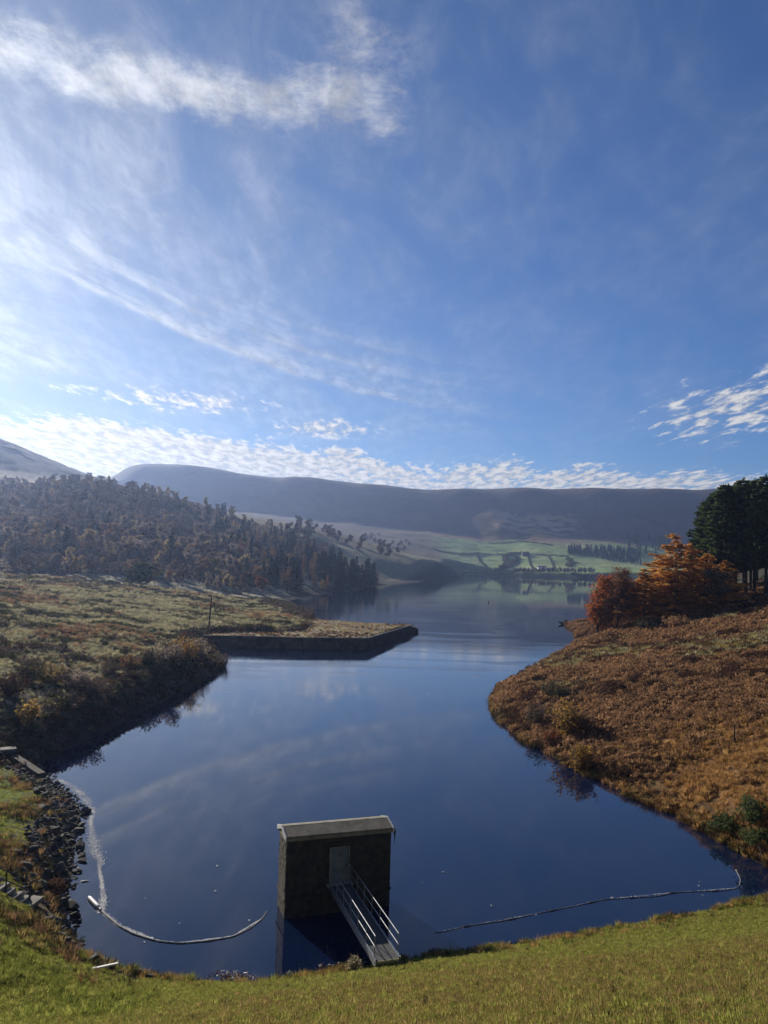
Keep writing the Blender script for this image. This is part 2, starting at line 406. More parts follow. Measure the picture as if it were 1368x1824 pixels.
# ================================================================== TERRAIN
def mixc(c, m, col):
    return c*(1-m[:, None])+np.asarray(col)[None]*m[:, None]
def biome(x, y, z, s):
    r = np.hypot(x, y); col, D = colD(x, y)
    n1 = fbm(x/5, y/5, 41, 4); n2 = fbm(x/18, y/18, 43, 4); n3 = fbm(x/70, y/70, 47, 4); n4 = fbm(x/1.3, y/1.3, 53, 3)
    c = np.tile(np.array([.115, .105, .05]), (len(x), 1))
    # left meadow: frosted straw with rust and dark rush patches
    left = (1-sstep(x, -10, 5))*sstep(D, 70, 85)
    c = mixc(c, left*sstep(n1, .36, .56), (.38, .34, .22))
    c = mixc(c, left*sstep(n2, .56, .70)*.6, (.13, .09, .05))
    c = mixc(c, left*sstep(n4*.5+n1*.5, .56, .66)*.85, (.045, .045, .022))
    bank = left*(1-sstep(D, 130, 180))*sstep(n2+n1*.4, .5, .78)
    c = mixc(c, bank, (.07, .045, .028))
    # left wood floor
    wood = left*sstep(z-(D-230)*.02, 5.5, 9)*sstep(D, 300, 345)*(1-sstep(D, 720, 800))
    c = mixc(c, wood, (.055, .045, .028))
    field = sstep(x, -420, -300)*(1-sstep(x, 60, 110))*sstep(D, 600+np.clip(-x*.5, 0, 120), 680+np.clip(-x*.5, 0, 120))*(1-sstep(D, 1020, 1150))
    c = mixc(c, field, (.20, .185, .105)); c = mixc(c, field*sstep(n3+n2*.4, .62, .8)*.8, (.11, .075, .045))
    # headland slope, its shade put into a dark ground colour
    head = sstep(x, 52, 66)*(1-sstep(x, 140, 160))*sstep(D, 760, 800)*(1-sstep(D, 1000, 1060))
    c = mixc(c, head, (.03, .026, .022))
    # left peak: pale moor grass
    pk = sstep(D, 760, 850)*(1-sstep(x, -470, -330))
    c = mixc(c, pk, (.075, .072, .043)); c = mixc(c, pk*sstep(n3, .48, .6)*.7, (.045, .038, .028))
    # far fields
    ff = sstep(D, 1130, 1200)*(1-sstep(D, 1690, 1740))*sstep(x, 60, 130)
    c = mixc(c, ff, (.20, .28, .085)); c = mixc(c, ff*sstep(n3, .45, .6), (.28, .32, .12)); c = mixc(c, ff*sstep(n2, .55, .7)*.6, (.09, .12, .045))
    br = ff*sstep(z+(n3-.5)*26, 56, 68)
    c = mixc(c, br, (.19, .12, .065))
    mo = sstep(D+(n3-.5)*60, 1685, 1720)
    c = mixc(c, mo, (.05, .036, .03)); c = mixc(c, mo*sstep(n3, .48, .58)*.7, (.078, .054, .035)); c = mixc(c, mo*sstep(n2, .58, .68)*.6, (.032, .027, .025))  # moor; its paler patches have sunlight put into the colour
    knob = sstep(x, 220, 265)*(1-sstep(x, 410, 470))*sstep(D, 1715, 1735)*(1-sstep(D, 1835, 1865))
    c = mixc(c, knob*sstep(n2, .36, .56), (.36, .235, .125))  # brown knob on the moor face, colour raised to look sunlit
    lowl = sstep(D, 1150, 1200)*(1-sstep(D, 1690, 1740))*(1-sstep(x, 60, 130))
    c = mixc(c, lowl, (.11, .085, .05))
    # right bank: heather, bracken, straw and orange grass
    rt = sstep(x, 8, 13)*sstep(dam_d(x, y), -1.5, -3.0)*(1-sstep(D, 330, 420))
    c = mixc(c, rt, (.19, .11, .055)); c = mixc(c, rt*sstep(n2, .45, .62)*.8, (.115, .066, .04)); c = mixc(c, rt*sstep(n1, .52, .66)*.8, (.24, .165, .07))
    og = rt*(1-sstep(D+(n2-.5)*26, 66, 80))
    c = mixc(c, og*.9, (.16, .085, .032))
    stw = rt*sstep(D, 108, 118)*(1-sstep(D+(n2-.5)*20, 150, 165))*sstep(n2*.6+n1*.4, .47, .56)
    c = mixc(c, stw, (.235, .19, .08))
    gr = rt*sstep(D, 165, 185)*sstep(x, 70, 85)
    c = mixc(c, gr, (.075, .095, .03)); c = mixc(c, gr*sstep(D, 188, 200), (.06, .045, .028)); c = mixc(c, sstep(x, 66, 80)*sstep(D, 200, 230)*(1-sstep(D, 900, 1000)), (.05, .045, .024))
    # dam face
    dm = sstep(dam_d(x, y), -1.6, -.8)*sstep(x, -22, -14+n1*3)
    dd = dam_d(x, y)
    c = mixc(c, dm, (.115, .15, .035)); c = mixc(c, dm*sstep(n2*.6+n1*.4, .46, .58)*.7, (.15, .155, .04))
    tan_ = dm*sstep(dd+(n1-.5)*10, 9, 14)*sstep(x+dd*.1+(n2-.5)*8, -7, 2)*(1-sstep(dd-x*.35+(n1-.5)*8, 24, 29)*.75)
    c = mixc(c, tan_*.85, (.25, .17, .055))
    c = mixc(c, dm*(1-sstep(dd+(n4-.5)*2, 1.2, 3.0))*.8, (.10, .085, .035))
    bowl = (1-sstep(x, -22, -14+n1*3))*(1-sstep(D, 66, 72))
    c = mixc(c, bowl, (.10, .15, .032)); c = mixc(c, bowl*sstep(n1, .55, .68)*.6, (.14, .13, .045))
    fr = (1-sstep(x, -12, -8))*(1-sstep(D, 66, 72))*(1-sstep(s+(n4-.5)*2, 2.6, 5.5))
    c = mixc(c, fr, (.085, .065, .035))
    # bare peat at the waterline
    peat = (1-sstep(s, .010*r+.25, .028*r+.5))*(1-.9*dm)
    c = mixc(c, np.where(D < 1150, peat, peat*.6), (.034, .027, .021))
    return c*(0.86+0.28*n4[:, None])

def terrain():
    na, nr = 800, 680
    azs = np.linspace(R(-66), R(60), na)
    rr = np.exp(np.linspace(math.log(1.5), math.log(3300), nr))
    # more rings across the far hill
    rr = np.sort(np.concatenate([rr, np.linspace(1150, 2010, 210)]))
    nr = len(rr)
    A, RR = np.meshgrid(azs, rr)
    x = (np.sin(A)*RR).ravel(); y = (np.cos(A)*RR).ravel()
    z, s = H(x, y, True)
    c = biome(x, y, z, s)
    i = (np.arange(nr-1)[:, None]*na+np.arange(na-1)[None]).ravel()
    f = np.stack([i, i+1, i+na+1, i+na], -1)
    m, q, out = new_mat('ground')
    at = q.n('ShaderNodeAttribute', attribute_name='Col')
    t = q.n('ShaderNodeTexCoord'); P = t.outputs['Object']
    nA = q.noise(P, 2.2, 8, 0.72); nB = q.noise(P, 0.12, 6, 0.68)
    v = q.mul(q.add(0.35, q.mul(nA, 1.3)), q.add(0.55, q.mul(nB, 0.9)))
    sc = q.n('ShaderNodeVectorMath', operation='SCALE'); q.put(sc.inputs[0], at.outputs['Color']); q.put(sc.inputs[3], v)
    b = q.n('ShaderNodeBsdfPrincipled'); q.put(b.inputs['Base Color'], sc.outputs[0]); b.inputs['Roughness'].default_value = 0.95; b.inputs['Specular IOR Level'].default_value = 0.1
    bp = q.n('ShaderNodeBump'); bp.inputs['Strength'].default_value = 0.9; bp.inputs['Distance'].default_value = 0.25
    q.put(bp.inputs['Height'], q.noise(P, 1.7, 7, 0.7)); q.put(b.inputs['Normal'], bp.outputs[0])
    q.put(out.inputs[0], b.outputs[0])
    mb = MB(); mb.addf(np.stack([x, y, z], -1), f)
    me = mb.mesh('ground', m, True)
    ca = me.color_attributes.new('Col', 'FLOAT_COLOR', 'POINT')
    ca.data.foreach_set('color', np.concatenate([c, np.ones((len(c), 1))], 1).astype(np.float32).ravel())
    o = link_mesh('ground', me)
    tag(o, 'valley ground from the grassy dam face to the dark moor on the skyline', 'ground', kind='structure')
terrain()

# ================================================================== WATER
def water():
    m, q, out = new_mat('lake_water')
    g = q.n('ShaderNodeNewGeometry'); P = g.outputs['Position']
    s = q.n('ShaderNodeSeparateXYZ'); q.put(s.inputs[0], P); X, Y, Z = s.outputs
    big = q.noise(q.comb(q.mul(X, .012), q.mul(Y, .005)), 1.0, 3, 0.5)
    # calm near the dam, breeze on the middle reach, calm again under the far shore
    edge = q.add(Y, q.add(q.mul(q.sub(big, .5), 70), q.mul(X, -.55)))
    far = q.sub(1.0, q.ss(Y, 330, 560))
    rip = q.mul(q.ss(edge, 112, 138), q.add(.10, q.mul(far, .20)))
    lee = q.mul(q.ss(q.add(X, q.mul(Y, -.17)), -4, 4), q.mul(q.ss(Y, 190, 215), .75))
    rip = q.mul(rip, q.sub(1.0, lee))
    patch = q.ss(q.noise(q.comb(q.mul(X, .05), q.mul(Y, .014), 5.0), 1.0, 4, 0.6), .40, .62)
    lane = q.ss(q.noise(q.comb(q.mul(X, .03), q.mul(Y, .11), 8.0), 1.0, 5, 0.6, .4), .45, .6)
    st = q.add(q.add(.007, q.mul(q.mul(patch, q.ss(Y, 55, 100)), .016)), q.mul(rip, q.add(.12, q.mul(lane, .55))))
    w1 = q.noise(q.comb(q.mul(X, .8), Y), 2.2, 4, 0.6)
    w2 = q.noise(q.comb(q.mul(X, .5), Y), 0.7, 3, 0.5)
    hgt = q.add(q.mul(w1, .055), q.mul(w2, .10))
    bp = q.n('ShaderNodeBump'); bp.inputs['Distance'].default_value = 1.0; q.put(bp.inputs['Strength'], st); q.put(bp.inputs['Height'], hgt)
    b = q.n('ShaderNodeBsdfPrincipled'); b.inputs['Base Color'].default_value = (.004, .0105, .036, 1); b.inputs['IOR'].default_value = 1.48
    q.put(b.inputs['Roughness'], q.add(.012, q.add(q.mul(rip, .10), q.mul(q.mul(q.ss(edge, 108, 130), lane), .03)))); q.put(b.inputs['Normal'], bp.outputs[0])
    q.put(out.inputs[0], b.outputs[0])
    mb = MB()
    xs = np.linspace(-170, 560, 74); ys = np.concatenate([np.linspace(30, 130, 40), np.linspace(135, 1260, 60)])
    Xg, Yg = np.meshgrid(xs, ys); n = len(xs)
    i = (np.arange(len(ys)-1)[:, None]*n+np.arange(n-1)[None]).ravel()
    mb.addf(np.stack([Xg.ravel(), Yg.ravel(), np.zeros(Xg.size)], -1), np.stack([i, i+1, i+n+1, i+n], -1))
    o = mb.build('water', m, smooth=True)
    tag(o, 'deep blue reservoir water, calm by the tower and rippled beyond', 'water', kind='structure')
water()
# ================================================================== TOWER
M = {}
M['block'] = solid('dark_gritstone', (.07, .054, .036), (.026, .022, .018), 2.3, .92, .02, 14, stain=(.035, .032, .028), stain_scale=.9, rand=.0)
M['mortar'] = solid('mortar', (.03, .026, .021), None, 6, .95)
M['concrete'] = solid('weathered_concrete', (.36, .33, .27), (.24, .22, .175), 2.0, .9, .01, 20, stain=(.13, .125, .075), stain_scale=1.3)
M['roofsheet'] = solid('mossy_roof_slab', (.25, .21, .145), (.165, .14, .095), 1.6, .85, .006, 18, stain=(.10, .10, .05), stain_scale=1.0)
M['trim'] = solid('pale_lead_flashing', (.62, .60, .55), (.46, .44, .40), 2.5, .6, .004, 15)
M['door'] = solid('grey_painted_door', (.17, .185, .185), (.115, .13, .13), 1.6, .6, stain=(.2, .19, .16), stain_scale=1.8)
M['iron'] = solid('black_iron', (.025, .025, .027), (.05, .04, .032), 8, .55, metal=.3)
M['galv'] = solid('galvanised_steel', (.34, .35, .36), (.22, .23, .24), 5, .5, metal=.75)
M['deck'] = solid('worn_deck', (.075, .075, .073), (.05, .05, .048), 2.2, .85, .006, 22, stain=(.08, .085, .06), stain_scale=1.5)
M['sign'] = solid('sign_plate', (.13, .14, .15), None, 6, .5)
M['lichen'] = solid('lichen_edge', (.42, .38, .17), (.30, .27, .15), 3, .9)

OF = on_z(507, 1637); OR = on_z(693, 1614)
ex = (OR-OF)[:2]; TW = float(np.hypot(*ex)); ex = ex/TW
TD = 1.95; TH = 4.42; RZT = math.atan2(ex[1], ex[0])
tower = empty('valve_tower', (OF[0], OF[1], 0), RZT)
tag(tower, 'small dark stone valve tower with shallow pitched roof standing in the water', 'tower')
mb = MB(); mb.box((TW/2, TD/2, TH/2-3.2), (TW/2-.05, TD/2-.05, TH/2+3.0)); mb.build('wall_core', M['mortar'], tower)
dx0, dx1, dz0, dz1 = TW/2-.52, TW/2+.52, 1.70, 3.56
def courses(u0, u1, z0, z1, axis, face, hole=None, seed=0, hgt=.165):
    rg = np.random.default_rng(seed); q = MB(); z = z0; row = 0
    while z < z1-.02:
        hh = min(hgt*rg.uniform(.85, 1.15), z1-z); u = u0 - (0.2 if row % 2 else 0)
        while u < u1-.02:
            L = rg.uniform(.26, .52); a, b = max(u, u0), min(u+L, u1); u += L
            segs = [(a, b)]
            if hole and z+hh > hole[2] and z < hole[3]:
                segs = []
                if a < hole[0]: segs.append((a, min(b, hole[0])))
                if b > hole[1]: segs.append((max(a, hole[1]), b))
            for (p, e) in segs:
                if e-p < .03: continue
                th = .075+rg.uniform(-.012, .022)
                c_, h_ = (p+e)/2, (e-p)/2-.008
                if axis == 'x': q.box((c_, face-(.05-th/2) if face > 0 else .05-th/2, z+hh/2), (h_, th/2, hh/2-.008))
                else: q.box((face-(.05-th/2) if face > 0 else .05-th/2, c_, z+hh/2), (th/2, h_, hh/2-.008))
        z += hh; row += 1
    return q
for nm, q in (('front_courses', courses(0, TW, -1.6, TH-.24, 'x', 0, (dx0-.06, dx1+.06, dz0-.1, dz1+.2), 1)), ('back_courses', courses(0, TW, -.8, TH-.24, 'x', TD, None, 2)),
              ('side_courses', courses(.06, TD-.06, -1.6, TH-.24, 'y', 0, None, 3)), ('side_courses', courses(.06, TD-.06, -1.6, TH-.24, 'y', TW, None, 4))):
    o = q.build(nm, M['block'], tower); tag(o, kind='stuff')
mb = MB(); mb.box((TW/2, TD/2, 1.02), (TW/2+.07, TD/2+.07, .07)); bevel(mb.build('string_course', M['block'], tower), .02)
mb = MB(); mb.box((TW/2, TD/2, TH-.14), (TW/2+.085, TD/2+.085, .105)); bevel(mb.build('eaves_course', M['roofsheet'], tower), .015)
# roof: two slopes of slabs, ridge, pale gable flashings
rise = .29; e0 = TH-.03; ov = .12
def slope_pt(x, t, up=0.0, side=0):
    """t 0 at the eave, 1 at the ridge"""
    y = -ov+(TD/2+ov)*t
    y = y if side == 0 else TD-y
    return np.array([x, y, e0+.02+rise*t+up])
edges = [-.06, TW*.215, TW*.455, TW*.565, TW*.775, TW+.06]
for side in (0, 1):
    for a, b in zip(edges[:-1], edges[1:]):
        q = MB(); g = .014
        c = [slope_pt(a+g, 0, 0, side), slope_pt(b-g, 0, 0, side), slope_pt(b-g, .97, 0, side), slope_pt(a+g, .97, 0, side)]
        top = [p+np.array([0, 0, .05]) for p in c]
        q.addf(np.array(c+top), [(3,2,1,0),(4,5,6,7),(0,1,5,4),(1,2,6,5),(2,3,7,6),(3,0,4,7)])
        bevel(q.build('roof_slab', M['roofsheet'], tower), .008)
q = MB(); q.box((TW/2, TD/2, e0+rise+.045), (TW/2+.05, .07, .012)); q.build('ridge_cap', M['concrete'], tower)
for b in edges[1:-1]:
    for side in (0, 1):
        p0, p1 = slope_pt(b, 0, .040, side), slope_pt(b, .96, .040, side)
        q = MB(); q.tube([p0, p1], .012, 5); q.build('joint_strip', M['concrete'], tower)
for x in (-.105, TW+.105):
    q = MB()
    pr = [slope_pt(x, -.04, -.17, 0), slope_pt(x, 1, -.12, 0), slope_pt(x, -.04, -.17, 1), slope_pt(x, -.04, .075, 1), slope_pt(x, 1, .085, 0), slope_pt(x, -.04, .075, 0)]
    pr = np.array(pr); d = np.array([.035, 0, 0])
    q.addf(np.concatenate([pr-d, pr+d]), [(0,1,4,5),(1,2,3,4),(6,11,10,7),(7,10,9,8),(0,5,11,6),(5,4,10,11),(4,3,9,10),(3,2,8,9),(2,1,7,8),(1,0,6,7)])
    q.build('gable_flashing', M['trim'], tower)
# door
fr = MB()
for x in (dx0-.03, dx1+.03): fr.box((x, .02, (dz0+dz1)/2), (.03, .06, (dz1-dz0)/2+.03))
fr.box((TW/2, .02, dz1+.05), (.55, .06, .02)); fr.build('door_frame', M['concrete'], tower)
q = MB(); q.box((TW/2, .03, (dz0+dz1)/2), (.5, .025, (dz1-dz0)/2-.01))
door = bevel(q.build('door', M['door'], tower), .006)
q = MB(); q.box((TW/2-.02, -.002, dz1-.32), (.085, .012, .17)); q.box((TW/2-.02, -.012, dz1-.32), (.045, .004, .11)); o = q.build('notice_plate', M['sign'], door)
q = MB(); q.box((TW/2+.40, -.01, dz0+.9), (.02, .03, .09)); q.build('handle', M['iron'], door)
q = MB(); q.box((TW/2-.02, -.004, dz0+.16), (.08, .012, .1)); q.build('lock_plate', M['sign'], door)
q = MB(); q.box((TW/2, .0, dz1+.2), (.75, .075, .12)); bevel(q.build('lintel', M['block'], tower), .012)
q = MB(); q.box((TW/2, -.12, dz0-.09), (.75, .2, .07)); bevel(q.build('door_sill', M['concrete'], tower), .012)
# bracket with hanging pipe on the right end
q = MB(); xp = TW
q.tube([(xp+.05, .35, TH-.18), (xp+.20, .35, TH-.12), (xp+.33, .35, TH-.2), (xp+.36, .35, TH-.36), (xp+.36, .35, TH-1.15)], .055, 8)
q.tube([(xp+.36, .35, TH-.30), (xp+.36, .35, TH-.44)], .085, 8)
q.tube([(xp+.02, .35, TH-.05), (xp+.30, .35, TH-.04)], .03, 6); q.build('bracket_pipe', M['iron'], tower)
q = MB(); q.box((xp+.08, .5, 1.75), (.06, .07, .07)); q.build('mooring_eye', M['iron'], tower)

# ------------------------------------------------------------------ footbridge
AX = np.array([OF[0], OF[1]])+ex*(TW/2); nrm = np.array([ex[1], -ex[0]])      # outward (towards the dam)
E = on_z(690, 1709, 1.62)[:2]
dirb = E-AX; BL = float(np.hypot(*dirb)); dirb /= BL
bridge = empty('footbridge', (AX[0], AX[1], 1.62), math.atan2(dirb[1], dirb[0]))
tag(bridge, 'narrow footbridge with thin steel railings running from dam to tower door', 'footbridge')
hw = .53
q = MB(); q.box((BL/2+.06, 0, -.04), (BL/2-.02, hw, .04)); bevel(q.build('deck', M['deck'], bridge), .01)
q = MB(); q.box((BL+.06, 0, -.055), (.02, hw+.01, .055)); q.build('end_beam', M['lichen'], bridge)
for s in (-1, 1):
    q = MB(); q.box((BL/2+.05, s*(hw+.035), -.10), (BL/2, .03, .19)); q.build('girder', M['galv'], bridge)
    q = MB(); q.box((BL-.15, s*(hw+.075), -.02), (.28, .008, .14)); q.build('end_plate', M['galv'], bridge)
    for i in range(7):
        x = .35+(BL-.55)*i/6
        q = MB(); q.tube([(x, s*(hw+.035), -.1), (x, s*(hw+.035), 1.04)], .021, 6); q.build('post', M['galv'], bridge)
    for zr in (.56, 1.04):
        q = MB(); q.tube([(.15, s*(hw+.035), zr), (BL-.12, s*(hw+.035), zr)], .021, 8); q.build('rail', M['galv'], bridge)

# ================================================================== JETTY
M['wallstone'] = solid('wet_dark_wall_stone', (.095, .08, .062), (.055, .047, .039), .9, .9, .03, 4, stain=(.03, .028, .024), stain_scale=.35)
M['rough_grass'] = solid('rough_jetty_grass', (.26, .20, .095), (.17, .115, .055), .35, .95, .12, 2.5, stain=(.09, .07, .04), stain_scale=.16)
jet = empty('stone_jetty', (0, 0, 0))
tag(jet, 'long low stone walled jetty with rough grass top pointing into the lake', 'jetty')
jt = [on_z(360, 1131, 2.5), on_z(430, 1132, 2.5), on_z(540, 1135, 2.5), on_z(652, 1136, 2.5), on_z(728, 1113.5, 2.1), on_z(741, 1119, 1.0), on_z(712, 1113.5, 1.9), on_z(697, 1113.5, 2.1), on_z(630, 1108, 2.4), on_z(558, 1103, 2.4), on_z(470, 1100, 2.4)]
def ribbon_wall(path, top, base_off, thick, name, parent, mat, L=1.1, hgt=.42, seed=0):
    """courses of stone blocks along a plan path with a height at each point"""
    rg = np.random.default_rng(seed); q = MB()
    for (a, b, za, zb) in zip(path[:-1], path[1:], top[:-1], top[1:]):
        a = np.array(a[:2]); b = np.array(b[:2]); d = b-a; ln = np.hypot(*d); d /= ln; n = np.array([d[1], -d[0]])
        Mx = np.array([[d[0], n[0], 0], [d[1], n[1], 0], [0, 0, 1]])
        z = base_off; row = 0
        while z < max(za, zb):
            u = -L/2 if row % 2 else 0.0
            while u < ln:
                l = L*rg.uniform(.7, 1.3); p, e = max(u, 0), min(u+l, ln); u += l
                zt = za+(zb-za)*(p+e)/2/ln
                if e-p < .08 or z > zt-.05: continue
                hh = min(hgt, zt-z)
                bat = .16*(max(za, zb)-z)
                c = a+d*(p+e)/2+n*(bat+rg.uniform(-.03, .05))
                q.box((c[0], c[1], z+hh/2), ((e-p)/2-.02, thick, hh/2-.02), Mx)
            z += hgt; row += 1
    return tag(q.build(name, mat, parent), kind='stuff')
ribbon_wall(jt[:6], [2.5, 2.5, 2.5, 2.5, 2.1, .9], -1.2, .5, 'wall_stones', jet, M['wallstone'], seed=5)
q = MB(); tp = np.array(jt); nT = len(tp)
cen_ = np.array([tp[:, 0].mean()-8, tp[:, 1].mean(), 2.35])
q.addf(np.concatenate([tp, tp-np.array([0, 0, 4.0])]), [(i, i+nT, (i+1) % nT+nT, (i+1) % nT) for i in range(nT)])
core = q.build('rubble_core', M['wallstone'], jet)
# turf top as a fine grid so that it is uneven
def inpoly(P, x, y):
    ins = np.zeros(x.shape, bool); B = np.roll(P, -1, 0)
    for a, b in zip(P, B):
        c = (a[1] > y) != (b[1] > y)
        with np.errstate(divide='ignore', invalid='ignore'):
            ins ^= c & (x < (y-a[1])/(b[1]-a[1])*(b[0]-a[0])+a[0])
    return ins
gx, gy = np.meshgrid(np.arange(-48, 12, .7), np.arange(170, 246, .7))
ins = inpoly(tp[:, :2], gx.ravel(), gy.ravel()).reshape(gx.shape)
zj = 2.42+(fbm(gx/4, gy/4, 91, 4)-.5)*.7-sstep(gy, 212, 232)*.75*sstep(gx, -8, 8)
ii, jj = np.where(ins[:-1, :-1] & ins[1:, :-1] & ins[:-1, 1:] & ins[1:, 1:]); nx = gx.shape[1]
q = MB(); q.addf(np.stack([gx.ravel(), gy.ravel(), zj.ravel()], -1), np.stack([ii*nx+jj, ii*nx+jj+1, (ii+1)*nx+jj+1, (ii+1)*nx+jj], -1))
q.build('turf_top', M['rough_grass'], jet, True)

# ================================================================== ROCKS
M['rock'] = solid('dark_gritstone_rock', (.085, .076, .062), (.045, .041, .036), 2.5, .9, .02, 12, stain=(.11, .10, .05), stain_scale=1.3, rand=.35)
M['rock_pale'] = solid('weathered_rock', (.17, .15, .12), (.09, .08, .065), 2.5, .9, .02, 12, rand=.25)
def rock_mesh(name, seed, mat, flat=.6):
    rg = np.random.default_rng(seed); bm = bmesh.new()
    p = rg.normal(size=(15, 3)); p /= np.linalg.norm(p, axis=1, keepdims=True); p *= np.array([1, rg.uniform(.6, .9), flat*rg.uniform(.7, 1.1)])*rg.uniform(.8, 1.05, (15, 1))
    for v in p: bm.verts.new(v)
    bmesh.ops.convex_hull(bm, input=bm.verts)
    bmesh.ops.bevel(bm, geom=[e for e in bm.edges], offset=.05, segments=1, affect='EDGES')
    me = bpy.data.meshes.new(name); bm.to_mesh(me); bm.free(); me.materials.append(mat); return me
rocks = [rock_mesh('stone', i, M['rock'] if i % 6 else M['rock_pale'], .55) for i in range(12)]
def put_rock(name, me, p, s, parent=None, rg=rng):
    o = link_mesh(name, me, parent); o.location = p; o.scale = (s*rg.uniform(.85, 1.2), s*rg.uniform(.8, 1.1), s*rg.uniform(.8, 1.2))
    o.rotation_euler = (rg.uniform(-.5, .5), rg.uniform(-.5, .5), rg.uniform(0, 6.28)); return o
def rocks_stuff(name, pts, sizes, parent, mat, seed=0, mb=None):
    rg = np.random.default_rng(seed); q = MB(); dat = []
    for me in rocks:
        v = np.empty(len(me.vertices)*3); me.vertices.foreach_get('co', v); dat.append((v.reshape(-1, 3), [tuple(p.vertices) for p in me.polygons]))
    for p, s in zip(pts, sizes):
        v, fs = dat[rg.integers(len(dat))]; a = rg.uniform(0, 6.28); ca, sa = math.cos(a), math.sin(a)
        w = v@np.array([[ca, sa, 0], [-sa, ca, 0], [0, 0, 1]])*s+np.asarray(p)
        base = q.nv; q.v.append(w); q.nv += len(w)
        for f in fs: q.f.append(np.array([f])+base); q.mi.append(np.array([0]))
    return tag(q.build(name, mat, parent), kind='stuff')
riprap = empty('stone_revetment', (-22, 50, 0)); tag(riprap, 'bank of dumped dark angular stones along the left waterline', 'stone bank', kind='structure')
RL = np.array([-22, 50, 0])
px = rng.uniform(-36, -8, 30000); py = rng.uniform(34, 76, 30000)
zz_, ss_ = H(px, py, True)
ok = (ss_ > -.45) & (ss_ < 2.1+1.5*fbm(px/3, py/3, 61)) & (px < -9.0-0.0*py) & (py > 36)
stepline = [hit(*p)[:2] for p in ((-24,1566),(2,1584),(25,1598),(57,1611),(75,1618))]
def off_steps(x, y, w=.85):
    d = np.full(np.shape(x), 1e9)
    for a, b in zip(stepline[:-1], stepline[1:]):
        ab = b-a; t = np.clip(((x-a[0])*ab[0]+(y-a[1])*ab[1])/(ab@ab), 0, 1); d = np.minimum(d, np.hypot(x-a[0]-t*ab[0], y-a[1]-t*ab[1]))
    return d > w
ok &= off_steps(px, py)
cand = np.stack([px, py, zz_, ss_], -1)[ok]
chosen = []; cell = {}
for c in cand:
    s = rng.choice([.22, .30, .40, .55], p=[.35, .35, .22, .08])*(.8+.4*rng.random())
    key = (int(c[0]//.8), int(c[1]//.8)); bad = False
    for i in (-1, 0, 1):
        for j in (-1, 0, 1):
            for (q_, sq) in cell.get((key[0]+i, key[1]+j), ()):
                if (q_[0]-c[0])**2+(q_[1]-c[1])**2 < (.62*(s+sq))**2: bad = True
    if bad: continue
    cell.setdefault(key, []).append((c, s)); chosen.append((c, s))
for pxy, s in (((146,1472),.45),((145,1525),.35),((141,1507),.3),((112,1613),.5),((130,1616),.62),((134,1634),.4),((152,1446),.6),((158,1447),.4),((141,1553),.25)):
    p = on_z(*pxy); chosen.append((np.array([p[0], p[1], .05, 0]), s))
chosen.sort(key=lambda a: -a[1]/math.hypot(a[0][0], a[0][1]))
for c, s in chosen[:298]:
    put_rock('stone', rocks[rng.integers(12)], np.array([c[0], c[1], max(c[2], -.05)+s*.14])-RL, s, riprap)
rest = chosen[298:]
if rest: rocks_stuff('small_stones', [np.array([c[0], c[1], max(c[2], -.05)+s*.14])-RL for c, s in rest], [s for c, s in rest], riprap, M['rock'], 3)
# small stones along the foot of the dam
t_ = rng.uniform(-8, 30, 420); off = rng.normal(.05, .32, 420)
yy = np.interp(t_, [p[0] for p in shore[:16]], [p[1] for p in shore[:16]])-off
zs = H(t_, yy)
o = rocks_stuff('shore_stones', [(a, b, max(c, 0)+.03) for a, b, c in zip(t_, yy, zs)], rng.choice([.09, .13, .2, .28], 420, p=[.4, .35, .2, .05]), None, M['rock_pale'], 4)
tag(o, 'line of small broken stones along the foot of the dam', 'stones')
# loose rocks on the far right shore
for i, (a, b, s, lb) in enumerate(((1000,1112,1.5,'largest dark boulder at the waters edge left of the red tree'), (1008,1108,1.1,'pale topped boulder behind the largest one at the red tree'),
        (1013,1115,1.0,'low dark rock nearest the shore below the red tree'), (884,1237,.8,'dark boulder at the tip of the brown right bank'), (890,1284,.55,'small dark rock under the brown bank just below its tip'))):
    p = on_z(a, b); o = put_rock('boulder', rocks[i*2], (p[0], p[1], .25*s), s); tag(o, lb, 'boulder')

# ------------------------------------------------------------------ outlet wall and steps on the left
M['slab'] = solid('pale_stone_slab', (.24, .215, .18), (.17, .155, .125), 2.0, .9, .01, 12, stain=(.15, .14, .09), stain_scale=1.2)
ow = empty('outlet_wall', (0, 0, 0)); tag(ow, 'dark stone outlet wall with pale coping slab below the left bank', 'wall')
a, b = on_z(-90, 1345, 1.5), on_z(26, 1333, 1.5)
ribbon_wall([a, b], [1.35, 1.35], -1.0, .45, 'wall_stones', ow, M['wallstone'], .7, .3, 8)
w0, w1 = on_z(26, 1345, 1.1), on_z(75, 1377, .6); wd = (w1-w0)[:2]; wd /= np.hypot(*wd); wn = np.array([wd[1], -wd[0]])*.35
q = MB(); q.addf([(p[0]+s*wn[0], p[1]+s*wn[1], z) for p, zt in ((w0, 1.1), (w1, .6)) for s in (-1, 1) for z in (-1.0, zt)], [(0,1,3,2),(4,6,7,5),(0,4,5,1),(2,3,7,6),(1,5,7,3)]); bevel(q.build('wing_wall', M['wallstone'], ow), .03)
d = (b-a)[:2]; ln = np.hypot(*d); d /= ln; Mx = np.array([[d[0], d[1], 0], [d[1], -d[0], 0], [0, 0, 1]])
for i in range(4):
    q = MB(); c = a[:2]+d*ln*(i+.5)/4+np.array([0, .3]); q.box((c[0], c[1], 1.45), (ln/8-.015, .55, .09), Mx); bevel(q.build('coping_slab', M['slab'], ow), .02)
stx = [(-24,1566),(-12,1575),(2,1584),(12,1591),(25,1598),(38.5,1605),(57,1611)]
sp_ = [hit(*p) for p in stx]
